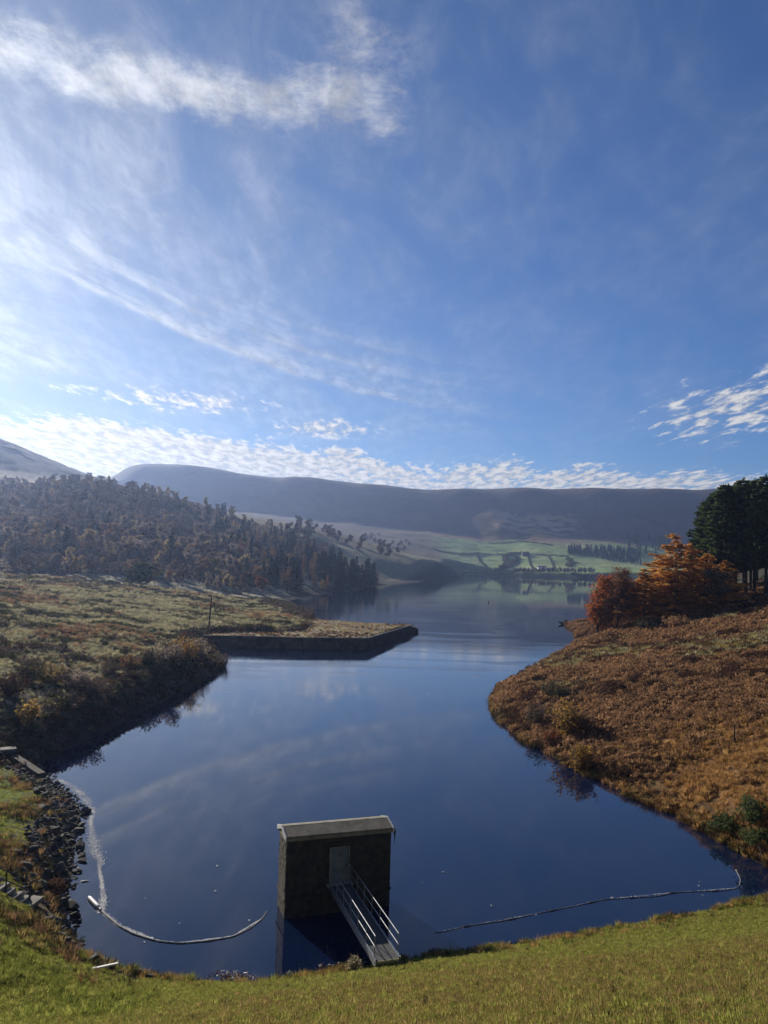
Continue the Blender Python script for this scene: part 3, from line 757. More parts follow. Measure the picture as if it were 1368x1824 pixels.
st = empty('stone_steps', tuple(sp_[3])); tag(st, 'short flight of pale stone steps going down to the stony shore', 'steps')
sdir = (sp_[-1]-sp_[0])[:2]; sdir /= np.hypot(*sdir); Ms = np.array([[sdir[0], -sdir[1], 0], [sdir[1], sdir[0], 0], [0, 0, 1]])
zt = np.linspace(sp_[0][2]+.24, sp_[-1][2]+.18, len(sp_))
for i, p in enumerate(sp_):
    q = MB(); w = .15 if i < len(sp_)-1 else .30
    q.box((p[0]-sp_[3][0], p[1]-sp_[3][1], zt[i]-sp_[3][2]-.09), (w, .55, .1), Ms); bevel(q.build('step', M['slab'], st), .015)
hr = empty('handrail', tuple(sp_[3])); tag(hr, 'thin dark metal handrail beside the stone steps', 'handrail')
rp = [hit(-32,1568), hit(10,1590), hit(52,1608)]
tops = [p+np.array([0, 0, 1.02]) for p in rp]
for p, t in zip(rp, tops):
    q = MB(); q.tube([p-np.array([0, 0, .2])-sp_[3], t-sp_[3]], .034, 6); q.build('post', M['iron'], hr)
for dz in (0, -.45):
    q = MB(); q.tube([t-sp_[3]+np.array([0, 0, dz]) for t in tops], .028, 6); q.build('rail', M['iron'], hr)

# ------------------------------------------------------------------ boom, foam, floating things
M['boomskin'] = solid('scummy_boom', (.21, .21, .20), (.10, .10, .10), 5, .7, .01, 14, stain=(.33, .32, .30), stain_scale=3)
M['float'] = solid('white_float', (.74, .72, .66), (.6, .58, .52), 3, .5)
M['foam'] = solid('scum_foam', (.66, .66, .63), (.45, .45, .42), 4, .9)
def smooth_path(pts, n):
    p = np.array([on_z(*q)[:2] for q in pts]); s = np.concatenate([[0], np.cumsum(np.hypot(*np.diff(p, axis=0).T))])
    u = np.linspace(0, s[-1], n); r = np.stack([np.interp(u, s, p[:, 0]), np.interp(u, s, p[:, 1])], -1)
    for _ in range(max(1, n//30)):
        r[1:-1] = (r[:-2]+2*r[1:-1]+r[2:])/4
    return r
bp1 = [(178,1621),(190,1632),(212,1650),(240,1665),(280,1677),(320,1681),(370,1677),(415,1669),(445,1655),(466,1638),(476,1624)]
bp2 = [(775,1662),(800,1658),(830,1650),(900,1640),(960,1627),(1020,1615),(1080,1602),(1172,1597),(1200,1590),(1290,1587),(1316,1582),(1320,1568),(1311,1550)]
for i, (bp_, rad, lab) in enumerate(((bp1, .068, 'pale scum covered floating boom curving left of the tower'), (bp2, .028, 'thin pale floating boom crossing the water right of the tower'))):
    pth = smooth_path(bp_, 120); o_ = np.array([pth[0][0], pth[0][1], 0])
    t = np.linspace(0, 1, 120); rr_ = rad*(1-.55*t)*(.85+.3*vnoise(t*30, t*0, 3+i)) if i == 0 else rad*(.8+.4*vnoise(t*40, t*0, 9))
    q = MB(); q.tube(np.concatenate([pth-o_[:2], np.full((120, 1), .012)], 1), rr_, 8)
    bo = empty('floating_boom', tuple(o_)); tag(bo, lab, 'boom')
    q.build('float_line', M['boomskin'], bo, True)
    if i == 0:
        a, b = on_z(157, 1599), on_z(177, 1620); q = MB()
        n_ = 9; tt2 = np.linspace(0, 1, n_)[:, None]; P = a*(1-tt2)+b*tt2; P[:, 2] = .06
        q.tube(P-o_, [.06, .12, .13, .13, .13, .13, .13, .12, .06], 12); q.build('end_float', M['float'], bo, True)
        q = MB(); q.tube([P[-1]-o_, P[-1]-o_+(b-a)/np.linalg.norm(b-a)*.22], .07, 8); q.build('coupling', M['iron'], bo)
    else:
        for c in range(8):
            q = MB(); p = pth[10+c*14]-o_[:2]; d = pth[11+c*14]-pth[9+c*14]; d /= np.hypot(*d)
            q.tube([(p[0]-d[0]*.22, p[1]-d[1]*.22, .03), (p[0]+d[0]*.22, p[1]+d[1]*.22, .015)], .045, 8); q.build('float', M['boomskin'], bo)
def flakes(name, pts, widths, n, smin, smax, label, seed):
    rg = np.random.default_rng(seed); pth = smooth_path(pts, 160); wv = np.interp(np.linspace(0, 1, 160), np.linspace(0, 1, len(widths)), widths)
    q = MB(); idx = rg.integers(0, 159, n); off = rg.normal(size=(n, 2))*.42
    clump = vnoise(idx/7.0, idx*0.0, seed); keep = rg.random(n) < (.25+clump)
    idx, off = idx[keep], off[keep]; c = pth[idx]+off*wv[idx][:, None]; m_ = len(c)
    s = rg.uniform(smin, smax, m_)*rg.choice([.6, 1, 1.6], m_, p=[.6, .3, .1]); k6 = 6
    ph = rg.uniform(0, 6.28, (m_, 1))+np.arange(k6)[None]*2*math.pi/k6; rad = s[:, None]*rg.uniform(.5, 1.2, (m_, k6))
    v = np.stack([c[:, :1]+np.cos(ph)*rad, c[:, 1:]+np.sin(ph)*rad, np.repeat((.006+rg.uniform(0, .012, m_))[:, None], k6, 1)], -1).reshape(-1, 3)
    q.addf(v, np.arange(m_*k6).reshape(m_, k6)); return tag(q.build(name, M['foam']), label, 'foam', kind='stuff')
flakes('foam', [(180,1624),(184,1600),(181,1570),(176,1545),(181,1535),(172,1520),(166,1500),(163,1480),(161,1462),(166,1448),(158,1432),(144,1414),(128,1400),(105,1390),(84,1384)],
       [.3,.22,.12,.12,.45,.6,.4,.2,.2,.35,.5,.5,.45,.4,.3], 15000, .010, .034, 'trail of white scum foam drifting along the stony left shore', 1)
flakes('foam', [(190,1735),(206,1741),(222,1736)], [.3,.42,.3], 420, .02, .06, 'patch of white scum by the pale stick at the lower left shore', 2)
flakes('foam', [(178,1621),(212,1649),(280,1676),(320,1680),(415,1668),(466,1637)], [.18,.16,.12,.08,.05,.04], 2600, .015, .04, 'fine pale scum caught along the curving boom', 5)
flakes('foam', [(775,1662),(830,1650),(960,1627),(1080,1602),(1200,1590),(1316,1582)], [.2,.06,.06,.05,.05,.05], 900, .015, .04, 'fine pale scum caught along the thin right boom', 6)
# scattered floating scraps
scrap = MB(); scrap.addf([(-.06,-.03,0),(.05,-.045,0),(.07,.02,.012),(-.02,.05,0),(-.05,-.02,.035),(.05,-.03,.03),(.05,.015,.04),(-.02,.035,.034)], [(3,2,1,0),(4,5,6,7),(0,1,5,4),(1,2,6,5),(2,3,7,6),(3,0,4,7)])
scm = scrap.mesh('floating_scrap', M['float'])
for i, (a, b) in enumerate(((150,1570),(136,1655),(433,1471),(387,1543),(355,1578),(384,1588),(259,1600),(257,1679),(137,1650),(789,1554),(752,1573),(1246,1571),(875,1614),(1252,1595),(955,1630),(1090,1600),(1245,1578),(320,1645),(444,1640),(763,1237))):
    p = on_z(a, b); o = link_mesh('floating_scrap', scm); o.location = (p[0], p[1], .004); o.rotation_euler = (0, 0, i*1.7); s_ = .5+.9*_hash(np.array([i]), np.array([3]), 2)[0]; o.scale = (s_,)*3
    tag(o, 'tiny pale scrap floating on the open water', 'litter', 'pale scraps floating on the water')
p = on_z(150, 1570); 
q = MB(); q.tube([(-.2, -.07, .02), (0, 0, .05), (.22, .08, .02)], .035, 6); o = q.build('driftwood', M['float']); p = on_z(150.5, 1570.5); o.location = (p[0], p[1], .0); tag(o, 'short white stick floating between the stones and the foam trail', 'stick')
q = MB(); q.box((0, 0, 0), (.75, .06, .03)); o = bevel(q.build('plank', M['float']), .01); p = hit(177, 1729); o.location = (p[0], p[1], max(p[2], 0)+.14); o.rotation_euler = (0, -.08, .35); tag(o, 'pale wooden plank washed up on the lower left stones', 'plank')
q = MB(); q.tube([(-.3, 0, 0), (-.05, .05, .05), (.25, 0, .02)], [.03, .035, .02], 6); o = q.build('driftwood', M['float']); p = hit(482, 1750); o.location = (p[0], p[1], max(p[2], 0)+.06); o.rotation_euler = (0, 0, -.2); tag(o, 'pale stick lying on the bank left of the tower reflection', 'stick')
q = MB(); q.tube([(0, 0, -.2), (-.1, .05, .3), (.05, -.05, .8), (-.1, 0, 1.25), (-.3, .05, 1.4)], [.035, .04, .037, .03, .02], 7); o = q.build('dead_branch', M['float'], None, True); p = on_z(1354, 1533); o.location = (p[0], p[1], 0); o.scale = (.7, .7, .7); tag(o, 'bare white dead branch leaning at the right bank edge', 'branch')
# washed up litter heap
LT = on_z(412, 1747); rg = np.random.default_rng(12); q = MB()
M['bluesheet'] = solid('pale_blue_plastic', (.42, .52, .66), None, 5, .5); M['redbrown'] = solid('red_brown_twigs', (.16, .055, .035), (.09, .05, .03), 6, .9)
for i in range(190):
    c = np.array([rg.normal(0, .55), rg.normal(.05, .27), 0]); c[2] = .02+abs(rg.normal(0, .07)); d = rg.normal(size=3); d[2] *= .35; d /= np.linalg.norm(d); L = rg.uniform(.05, .28)
    q.tube([c-d*L/2, c+d*L/2+[0, 0, .02]], rg.uniform(.007, .022), 4, mi=int(rg.choice([0, 1, 1])))
for i in range(60):
    c = np.array([rg.normal(0, .5), rg.normal(.12, .25), .05+abs(rg.normal(0, .05))]); A3, _ = np.linalg.qr(rg.normal(size=(3, 3))); q.box(c, (rg.uniform(.02, .07), rg.uniform(.015, .04), rg.uniform(.006, .02)), A3)
o = q.build('washed_up_debris', [M['float'], M['redbrown']]); o.location = (LT[0], LT[1], .05); tag(o, 'heap of twigs and pale litter washed against the dam left of the tower', 'debris', kind='stuff')
q = MB(); q.addf([(-.25,-.1,0),(.18,-.14,.02),(.22,.16,.12),(-.05,.14,.2),(-.2,.05,.06),(-.25,-.1,.03),(.18,-.14,.05),(.22,.16,.15),(-.05,.14,.23),(-.2,.05,.09)], [(4,3,2,1,0),(5,6,7,8,9),(0,1,6,5),(1,2,7,6),(2,3,8,7),(3,4,9,8),(4,0,5,9)])
o = q.build('plastic_sheet', M['bluesheet']); p = on_z(384, 1753); o.location = (p[0], p[1], .05); tag(o, 'crumpled pale blue plastic sheet left of the debris heap', 'litter')
q = MB(); q.tube([(0, 0, 0), (0, 0, .04), (0, 0, .2), (0, 0, .25), (0, 0, .31)], [.03, .04, .04, .016, .016], 10); o = q.build('bottle', M['float'], None, True); p = on_z(434, 1736); o.location = (p[0], p[1], .06); o.rotation_euler = (1.2, .3, .8); tag(o, 'pale plastic bottle floating right of the debris heap', 'bottle')

# buoy far out
p = on_z(870, 1074); bu = empty('marker_buoy', (p[0], p[1], 0)); tag(bu, 'small dark marker buoy alone on the middle of the lake', 'buoy')
q = MB(); q.tube([(0, 0, -.2), (0, 0, .0), (0, 0, .35), (0, 0, .6)], [.25, .45, .42, .1], 12); q.build('float', M['iron'], bu, True)
q = MB(); q.tube([(0, 0, .5), (0, 0, 1.5)], .07, 6); q.box((0, 0, 1.5), (.16, .16, .16)); q.build('mast', M['iron'], bu)

# ------------------------------------------------------------------ pole and fences
M['pole'] = solid('dark_pole_wood', (.045, .036, .028), (.028, .023, .019), 3, .9)
p = spot(380, 186); up = empty('utility_pole', tuple(p)); up.rotation_euler = (0, R(2.5), 0); tag(up, 'dark wooden utility pole standing on the pale meadow by the jetty', 'pole')
q = MB(); q.tube([(0, 0, -.4), (0, 0, 3.6), (0, 0, 7.6)], [.22, .19, .16], 8); q.build('mast', M['pole'], up)
q = MB(); q.box((.45, 0, 6.15), (.55, .06, .06)); q.build('crossarm', M['pole'], up)
q = MB(); q.box((.75, 0, 5.75), (.24, .2, .33)); bevel(q.build('transformer', M['iron'], up), .05)
for x in (.15, .6, .95): q = MB(); q.tube([(x, 0, 6.2), (x, 0, 6.45)], .05, 6); q.build('insulator', M['iron'], up)
def fence(name, pts, gap, hgt, label, rails=(.55, .95), rad=.06, wire=.012):
    P = np.array([hit(*p) if len(p) == 2 else p for p in pts])[:, :2]; s = np.concatenate([[0], np.cumsum(np.hypot(*np.diff(P, axis=0).T))]); n = int(s[-1]//gap)+1
    u = np.linspace(0, s[-1], n); xy = np.stack([np.interp(u, s, P[:, 0]), np.interp(u, s, P[:, 1])], -1); z = H(xy[:, 0], xy[:, 1])
    o0 = np.array([xy[0][0], xy[0][1], z[0]]); f = empty(name, tuple(o0)); tag(f, label, 'fence')
    q = MB(); q.tube([(0, 0, -.3), (0, 0, hgt)], rad, 6); me = q.mesh('post', M['pole'])
    for (a, b), c in zip(xy, z):
        o = link_mesh('post', me, f); o.location = (a-o0[0], b-o0[1], c-o0[2]); o.rotation_euler = (rng.uniform(-.08, .08), rng.uniform(-.08, .08), 0)
    for h in rails:
        q = MB(); q.tube(np.stack([xy[:, 0]-o0[0], xy[:, 1]-o0[1], z-o0[2]+h], -1), wire, 4); q.build('wire' if wire < .02 else 'rail', M['pole'], f)
fence('wire_fence', [(40,1106),(120,1103),(210,1099),(300,1095),(375,1093),(440,1088)], 4.5, 1.25, 'old post and wire fence crossing the pale left meadow')
fence('rail_fence', [tuple(spot(1262,186)), tuple(spot(1320,190)), tuple(spot(1420,196))], 3.5, 1.5, 'pale rail fence in front of the pine trunks', (1.4,), .07, .05)
p = hit(1308, 1327); q = MB(); q.tube([(0, 0, -.3), (.02, 0, 1.9)], [.07, .055], 7); o = q.build('fence_post', M['pole']); o.location = tuple(p); tag(o, 'single dark wooden post standing in the brown right bank', 'post')

# ------------------------------------------------------------------ far buildings
M['white'] = solid('white_render', (.78, .79, .80), (.68, .69, .70), 1, .8); M['slate'] = solid('slate_roof', (.16, .17, .19), (.11, .115, .13), 1.5, .7); M['window'] = solid('dark_window', (.03, .035, .045), None, 3, .2, spec=.6)
def house(name, p, rz, w, d, h, roof, label, wm, wins):
    e = empty(name, tuple(p), rz); tag(e, label, 'house')
    q = MB(); q.box((0, 0, h/2-.5), (w/2, d/2, h/2+.5)); q.build('wall', wm, e)
    q = MB(); o = .4; v = [(-w/2-o, -d/2-o, h-.1), (w/2+o, -d/2-o, h-.1), (w/2+o, d/2+o, h-.1), (-w/2-o, d/2+o, h-.1), (-w/2-o, 0, h+roof), (w/2+o, 0, h+roof)]
    q.addf(v, [(0,1,5,4),(2,3,4,5)]); q.addf(v, [(0,4,3),(1,2,5)]); q.addf(v, [(3,2,1,0)]); rf = q.build('roof', M['slate'], e)
    q = MB(); q.box((w*.3, 0, h+roof), (.5, .4, .8)); q.build('chimney', wm, rf)
    for i in range(wins):
        q = MB(); q.box((-w/2+w*(i+.5)/wins, -d/2-.003, h*.55), (.6, .05, .7)); q.build('window', M['window'], e)
pc = on_z(966, 1026.0); house('club_house', (pc[0]+1, pc[1]+10, hz(pc[0]+1, pc[1]+8)-.2), .03, 13, 7, 5.2, 2.2, 'white lakeside house with slate roof on the far shore', M['white'], 5)
pc2 = on_z(978, 1026.5); house('boat_shed', (pc2[0]+3, pc2[1]+10, hz(pc2[0]+3, pc2[1]+8)-.2), .03, 9, 6, 3.4, 1.6, 'lower white shed attached beside the far lakeside house', M['white'], 3)
pf = hit(936, 990); house('farm_house', tuple(pf), .2, 13, 7, 5, 2.6, 'small dark stone farmhouse among the far green fields', M['wallstone'], 4)
# ================================================================== VEGETATION
M['bark'] = solid('dark_bark', (.055, .045, .036), (.032, .027, .022), 3, .95)
M['bark_grey'] = solid('grey_bark', (.16, .14, .12), (.09, .08, .07), 3, .95)
L = {}
L['bare'] = leafmat('bare_twigs', (.12, .09, .074), (.18, .138, .108), .35, .3)
L['birch'] = leafmat('pale_birch_twigs', (.24, .195, .16), (.36, .295, .225), .48, .3)
L['yellow'] = leafmat('yellowing_leaves', (.33, .24, .10), (.44, .34, .155), .5, .3)
L['orange'] = leafmat('orange_leaves', (.22, .12, .058), (.30, .18, .085), .42, .3)
L['larch'] = leafmat('larch_needles', (.47, .215, .055), (.60, .335, .10), .52, .4, .12)
L['red'] = leafmat('red_leaves', (.44, .10, .032), (.55, .23, .06), .52, .3, .1)
L['redbrown'] = leafmat('red_brown_leaves', (.20, .07, .035), (.28, .12, .045), .45, .3, .1)
L['spruce'] = leafmat('spruce_needles', (.018, .028, .016), (.032, .045, .024), .15, .4)
L['pine'] = leafmat('pine_needles', (.055, .085, .036), (.115, .145, .058), .3, .35, .15)
L['green'] = leafmat('green_leaves', (.05, .07, .025), (.085, .10, .04), .35, .6)
L['darkgreen'] = leafmat('dark_bramble', (.05, .08, .03), (.10, .13, .045), .3, .8)
L['ochre'] = leafmat('ochre_willow', (.36, .21, .05), (.46, .30, .09), .5, .6)
L['grey'] = leafmat('grey_green_twigs', (.085, .08, .05), (.14, .125, .075), .35, .6)
L['bracken'] = leafmat('dead_bracken', (.235, .132, .07), (.35, .21, .105), .42, .8)
L['heather'] = leafmat('dead_heather', (.075, .043, .031), (.13, .072, .043), .3, .8)
L['straw'] = leafmat('straw_grass', (.36, .32, .17), (.46, .42, .25), .45, .8)
L['tawny'] = leafmat('tawny_grass', (.38, .215, .075), (.50, .31, .125), .47, .8)
L['grass'] = leafmat('meadow_grass', (.20, .235, .04), (.34, .33, .085), .45, 1.0)
L['olive'] = leafmat('dry_grass', (.26, .195, .065), (.36, .265, .10), .45, 1.0)
L['rush'] = leafmat('dark_rushes', (.05, .05, .022), (.095, .085, .036), .35, .8)

def rnd_axes(rg, n, s, ratio=.6):
    a = rg.normal(size=(n, 3)); a /= np.linalg.norm(a, axis=1, keepdims=True)
    b = np.cross(a, rg.normal(size=(n, 3))); b /= np.linalg.norm(b, axis=1, keepdims=True)
    s = np.broadcast_to(np.asarray(s, float), (n,))[:, None]
    return a*s, b*s*ratio
def broadleaf(name, seed, h, spread, wood, leaf, nleaf, lsize, ntw=900, twig=.03, clear=.18, levels=3, upright=.35, stems=1, lowlean=0.0, m0=7):
    """trunk mesh and crown mesh of a broadleaved tree"""
    rg = np.random.default_rng(seed); tr = MB(); tips = []
    def grow(p, d, ln, r, lv):
        n = 4; pts = [p]; q = p.copy(); dd = d/np.linalg.norm(d)
        for i in range(n):
            dd = dd+rg.normal(size=3)*(.13 if lv == 0 else .22); dd[2] += .10 if lv else .0; dd /= np.linalg.norm(dd)
            q = q+dd*ln/n; pts.append(q)
        rad = np.linspace(r, r*(.35 if lv < levels else .5), n+1)
        tr.tube(pts, rad, 6 if lv == 0 else (4 if lv == 1 else 3), cap=False)
        if lv >= levels: tips.append(np.array(pts[2:])); return
        m = [m0, 5, 4, 3][lv] if lv < 4 else 3
        for j in range(m):
            t = (clear+(1-clear)*(j+.6)/m) if lv == 0 else (.3+.7*(j+.6)/m)
            k_ = min(int(t*n), n-1); bp_ = pts[k_]+(pts[k_+1]-pts[k_])*(t*n-k_)
            a = rg.uniform(0, 6.28) if lv else j*2.4+rg.uniform(-.5, .5)
            out = np.array([math.cos(a), math.sin(a), 0]); nd = out*(1-upright)+dd*upright+np.array([0, 0, .25])
            nd = nd+np.array([0, 0, -lowlean]) if lv == 0 and t < .5 else nd
            l2 = (spread*(1.05-.55*t) if lv == 0 else ln*.55)*rg.uniform(.75, 1.15)
            grow(bp_, nd, l2, r*(.5-.2*t), lv+1)
        if lv: tips.append(np.array(pts[3:]))
    for s in range(stems):
        off = rg.normal(size=3)*.12*(stems > 1); off[2] = -.3
        d0 = np.array([rg.normal()*.06, rg.normal()*.06, 1.0])+(np.append(rg.normal(size=2)*.16, 0) if stems > 1 else 0)
        grow(off, d0, h*rg.uniform(.8, .95)+.3, h*.018+.06 if stems == 1 else h*.011+.03, 0)
    T = np.concatenate(tips); T = T[T[:, 2] < h*1.04]
    cr = MB()
    if nleaf:
        c = T[rg.integers(0, len(T), nleaf)]+rg.normal(size=(nleaf, 3))*np.array([1, 1, .7])*h*.035
        c = c[c[:, 2] > h*.05]
        a, b = rnd_axes(rg, len(c), rg.uniform(.55, 1.2, len(c))*lsize); cr.quads(c, a, b, 0)
    if ntw:
        c = T[rg.integers(0, len(T), ntw)]; d = rg.normal(size=(ntw, 3))+np.array([0, 0, .5]); d /= np.linalg.norm(d, axis=1, keepdims=True)
        ln = rg.uniform(.4, 1.1, (ntw, 1))*h*.05; s = np.cross(d, rg.normal(size=(ntw, 3))); s /= np.linalg.norm(s, axis=1, keepdims=True)
        cr.quads(c+d*ln, d*ln, s*twig*h/14, 1)
    return tr.mesh('trunk', wood, True), cr.mesh('crown', [leaf, L['bare']])
def conifer(name, seed, h, rad, wood, leaf, base=.1, gap=.75, nb=6, droop=.15, spray=.5, curve=.0, power=.85, fill=1.0, flat=.35, topround=0.0, asym=0.0, vj=.2):
    rg = np.random.default_rng(seed); tr = MB(); cr = MB()
    lean = rg.normal(size=2)*.012*h
    tz = np.linspace(-.4, h, 7); tp_ = np.stack([lean[0]*(tz/h)**2, lean[1]*(tz/h)**2, tz], -1)
    tr.tube(tp_, np.linspace(h*.014+.05, .03, 7), 6, cap=False)
    z = base*h
    while z < h*.985:
        t = (z-base*h)/(h*(1-base))
        prof = (1-t)**power if not topround else (1-t**(2.2))**.6*(1-topround*t*.3)
        low = min(1.0, .55+t*3.0)
        m = max(3, int(nb*(.6+.4*prof)+rg.uniform(-.5, .9))); a0 = rg.uniform(0, 6.28)
        for j in range(m):
            a = a0+j*6.283/m+rg.uniform(-.35, .35); ln = rad*prof*low*rg.uniform(.6-asym*.7, 1.15+asym*.5)*(1+asym*math.cos(a-2.6))+.25
            dirx = np.array([math.cos(a), math.sin(a), 0]); side = np.array([-math.sin(a), math.cos(a), 0])
            u = np.linspace(0, 1, 6); zc_ = -droop*ln*np.sin(u*1.6)+curve*ln*u*u+rg.normal(0, .03*ln)
            P = np.array([lean[0]*(z/h)**2, lean[1]*(z/h)**2, z+rg.uniform(-vj, vj)])+dirx*(u*ln)[:, None]; P[:, 2] += zc_
            tr.tube(P, np.linspace(max(.02, .012*ln+.015), .012, 6), 3, cap=False)
            n = max(5, int(ln/spray*3.6*fill)); uu = rg.uniform(.18 if not topround else .35, 1.02, n)**(.8)
            c = np.stack([np.interp(uu, u, P[:, q]) for q in range(3)], -1)
            wd = (1.05-uu)*ln*.34+spray*.25; lat = rg.uniform(-1, 1, n)*wd; c = c+side*lat[:, None]; c[:, 2] += rg.normal(0, (.10+vj*.5-.1)*spray, n)-np.abs(lat)*.12
            ax = dirx[None]*rg.uniform(.6, 1.0, (n, 1))+side[None]*(np.sign(lat)*rg.uniform(.2, .8, n))[:, None]+np.array([0, 0, 1])*rg.normal(0, .22, (n, 1))
            ax /= np.linalg.norm(ax, axis=1, keepdims=True); bx = np.cross(ax, np.array([0, 0, 1.0])+rg.normal(size=(n, 3))*.6); bx /= np.linalg.norm(bx, axis=1, keepdims=True)
            s = spray*rg.uniform(.6, 1.25, (n, 1)); cr.quads(c, ax*s, bx*s*flat)
        z += gap*rg.uniform(.75, 1.25)*(.55+.45*prof)
    c = np.stack([np.full(8, lean[0])+rg.normal(0, .12, 8), np.full(8, lean[1])+rg.normal(0, .12, 8), h-rg.uniform(-.1, 1.0, 8)], -1); a, b = rnd_axes(rg, 8, spray*.6, flat); a[:, 2] = abs(a[:, 2])+spray*.4; cr.quads(c, a, b)
    return tr.mesh('trunk', wood, True), cr.mesh('crown', leaf)
def shrub(name, seed, h, w, leaf, nleaf, lsize, nst=26, wood=None, ntw=260, tops=.5):
    rg = np.random.default_rng(seed); st_ = MB(); cr = MB(); T = []
    for i in range(nst):
        a = rg.uniform(0, 6.28); sp2 = rg.uniform(.05, 1)**.7*w; hh = h*rg.uniform(.6, 1.05)*math.sqrt(max(.1, 1-(sp2/w)**2*.65))
        u = np.linspace(0, 1, 5); P = np.stack([math.cos(a)*sp2*u**.8+rg.normal(0, .03*w, 5)*u, math.sin(a)*sp2*u**.8+rg.normal(0, .03*w, 5)*u, hh*u**1.05-.1], -1)
        st_.tube(P, np.linspace(.012*h+.01, .006, 5), 3, cap=False); T.append(P[1:])
    T = np.concatenate(T)
    c = T[rg.integers(0, len(T), nleaf)]; c = c[(rg.random(len(c)) < tops+c[:, 2]/h)]; c = c+rg.normal(size=c.shape)*.11*w
    c = c[c[:, 2] > .02]; a, b = rnd_axes(rg, len(c), rg.uniform(.6, 1.2, len(c))*lsize); cr.quads(c, a, b, 0)
    c = T[rg.integers(0, len(T), ntw)]; d = rg.normal(size=(ntw, 3))+np.array([0, 0, .9]); d /= np.linalg.norm(d, axis=1, keepdims=True); ln = rg.uniform(.08, .2, (ntw, 1))*h
    s = np.cross(d, rg.normal(size=(ntw, 3))); s /= np.linalg.norm(s, axis=1, keepdims=True); cr.quads(c+d*ln*.5, d*ln, s*.006*max(1, h*.7), 1)
    return st_.mesh('stems', wood or M['bark']), cr.mesh('foliage', [leaf, L['bare']])
def tree(name, meshes, loc, scale, rz, label, cat, group=None, sxy=1.0, parts=('trunk', 'crown')):
    e = empty(name, tuple(loc), rz); e.scale = (scale*sxy, scale*sxy, scale)
    for n, me in zip(parts, meshes): link_mesh(n, me, e)
    return tag(e, label, cat, group)

# ---- left hillside wood --------------------------------------------------------
proto = {
 'birch': [broadleaf('b', 100+i, 12.5, 3.7, M['bark_grey'], L['birch'], 3600, .16, 1400, .03, .1, 3, .4, m0=10) for i in range(3)],
 'yellow': [broadleaf('y', 110+i, 11.5, 3.8, M['bark_grey'], L['yellow'], 3600, .16, 1200, .03, .1, 3, .38, m0=10) for i in range(3)],
 'orange': [broadleaf('o', 120+i, 11.5, 4.0, M['bark'], L['orange'], 3600, .16, 1200, .03, .1, 3, .36, m0=10) for i in range(2)],
 'bare': [broadleaf('n', 130+i, 11, 4.6, M['bark'], L['bare'], 3600, .16, 1600, .035, .1, 3, .28, m0=9) for i in range(4)],
 'spruce': [conifer('s', 140+i, 17, 3.2, M['bark'], L['spruce'], .06, .85, 6, .2, .6, 0, .9, .9, .5) for i in range(4)],
 'olarch': [conifer('l', 150+i, 15, 3.0, M['bark'], L['orange'], .12, 1.0, 5, .1, .5, .1, .85, .7, .4) for i in range(2)],
}
NAME = {'birch': ('birch_tree', 'pale birch'), 'yellow': ('yellowing_tree', 'yellow leaved tree'), 'orange': ('orange_tree', 'orange leaved tree'),
        'bare': ('bare_tree', 'leafless tree'), 'spruce': ('spruce_tree', 'dark pointed spruce'), 'olarch': ('larch_tree', 'rusty pointed larch')}
placed = []; cnt_ = {}
def wood_tree(kind, px, D, s, where, mind=3.0):
    x = (px-684)/FPX*D
    for (a, b) in placed:
        if (a-x)**2+(b-D)**2 < mind*mind: return
    if 'plantation' not in where and fbm(np.array([x/55.0]), np.array([D/75.0]), 177, 3)[0] < .40 and rng.random() < .8: return
    zg, sg = H([x], [D], True)
    if 'plantation' in where: side = ['at its left end', 'at its middle', 'right of its middle', 'at its tip'][int(np.searchsorted([475, 560, 630], px))]
    else: side = ['near the left picture edge', 'above the rounded green tree', 'above the utility pole', 'beside the spruces'][int(np.searchsorted([110, 270, 400], px))]
    where = where+' '+side
    if sg[0] < 1.5: return
    cnt_[kind] = cnt_.get(kind, 0)+1
    if cnt_[kind] > 270: kind = 'yellow' if cnt_.get('yellow', 0) < 250 else 'orange'; cnt_[kind] = cnt_.get(kind, 0)+1
    placed.append((x, D)); ms = proto[kind]; i = rng.integers(len(ms)); n, d = NAME[kind]
    tree(n, ms[i], (x, D, zg[0]-.1), s, rng.uniform(0, 6.28), f'{d} {where}', 'tree', f'{n.replace("_", " ")}s {where}', rng.uniform(.85, 1.25))
def pick(**w):
    ks = list(w); p = np.array([w[q] for q in ks], float); return ks[rng.choice(len(ks), p=p/p.sum())]
tree('holly_tree', broadleaf('h', 300, 9.2, 4.6, M['bark'], L['green'], 6500, .34, 0, .03, .02, 3, .3, 3, .4), spot(257, 322), 1.0, 0.5, 'large rounded green tree alone at the foot of the left wood', 'tree', None, 1.25)
placed.append((spot(257, 322)[0], 322))
tree('spreading_tree', broadleaf('d', 301, 8.5, 7.5, M['bark'], L['bare'], 1200, .16, 1600, .035, .35, 3, .15), spot(57, 305), 1.0, 1.2, 'dark bare wide spreading tree at the left edge of the meadow', 'tree')
tree('brown_tree', broadleaf('d', 302, 8, 4.2, M['bark'], L['redbrown'], 2400, .26, 500, .03, .15, 3, .3), spot(474, 358), 1.0, 2.2, 'small round brown leaved tree on the meadow in front of the spruces', 'tree')
PAT = lambda x, y: fbm(np.array([x/60.0]), np.array([y/60.0]), 77, 3)[0]
for i in range(110):   # lower edge of the wood
    wood_tree(pick(birch=2, yellow=2, orange=1.2, bare=5), rng.uniform(-150, 440), rng.uniform(335, 385), rng.uniform(.45, .8), 'along the lower edge of the left wood', 4)
for i in range(300):   # middle band
    wood_tree(pick(birch=3.6, yellow=2.4, orange=1.8, bare=2.8, spruce=.1), rng.uniform(-160, 480), rng.uniform(388, 485), rng.uniform(.7, 1.1), 'in the middle of the left wood', 3.2)
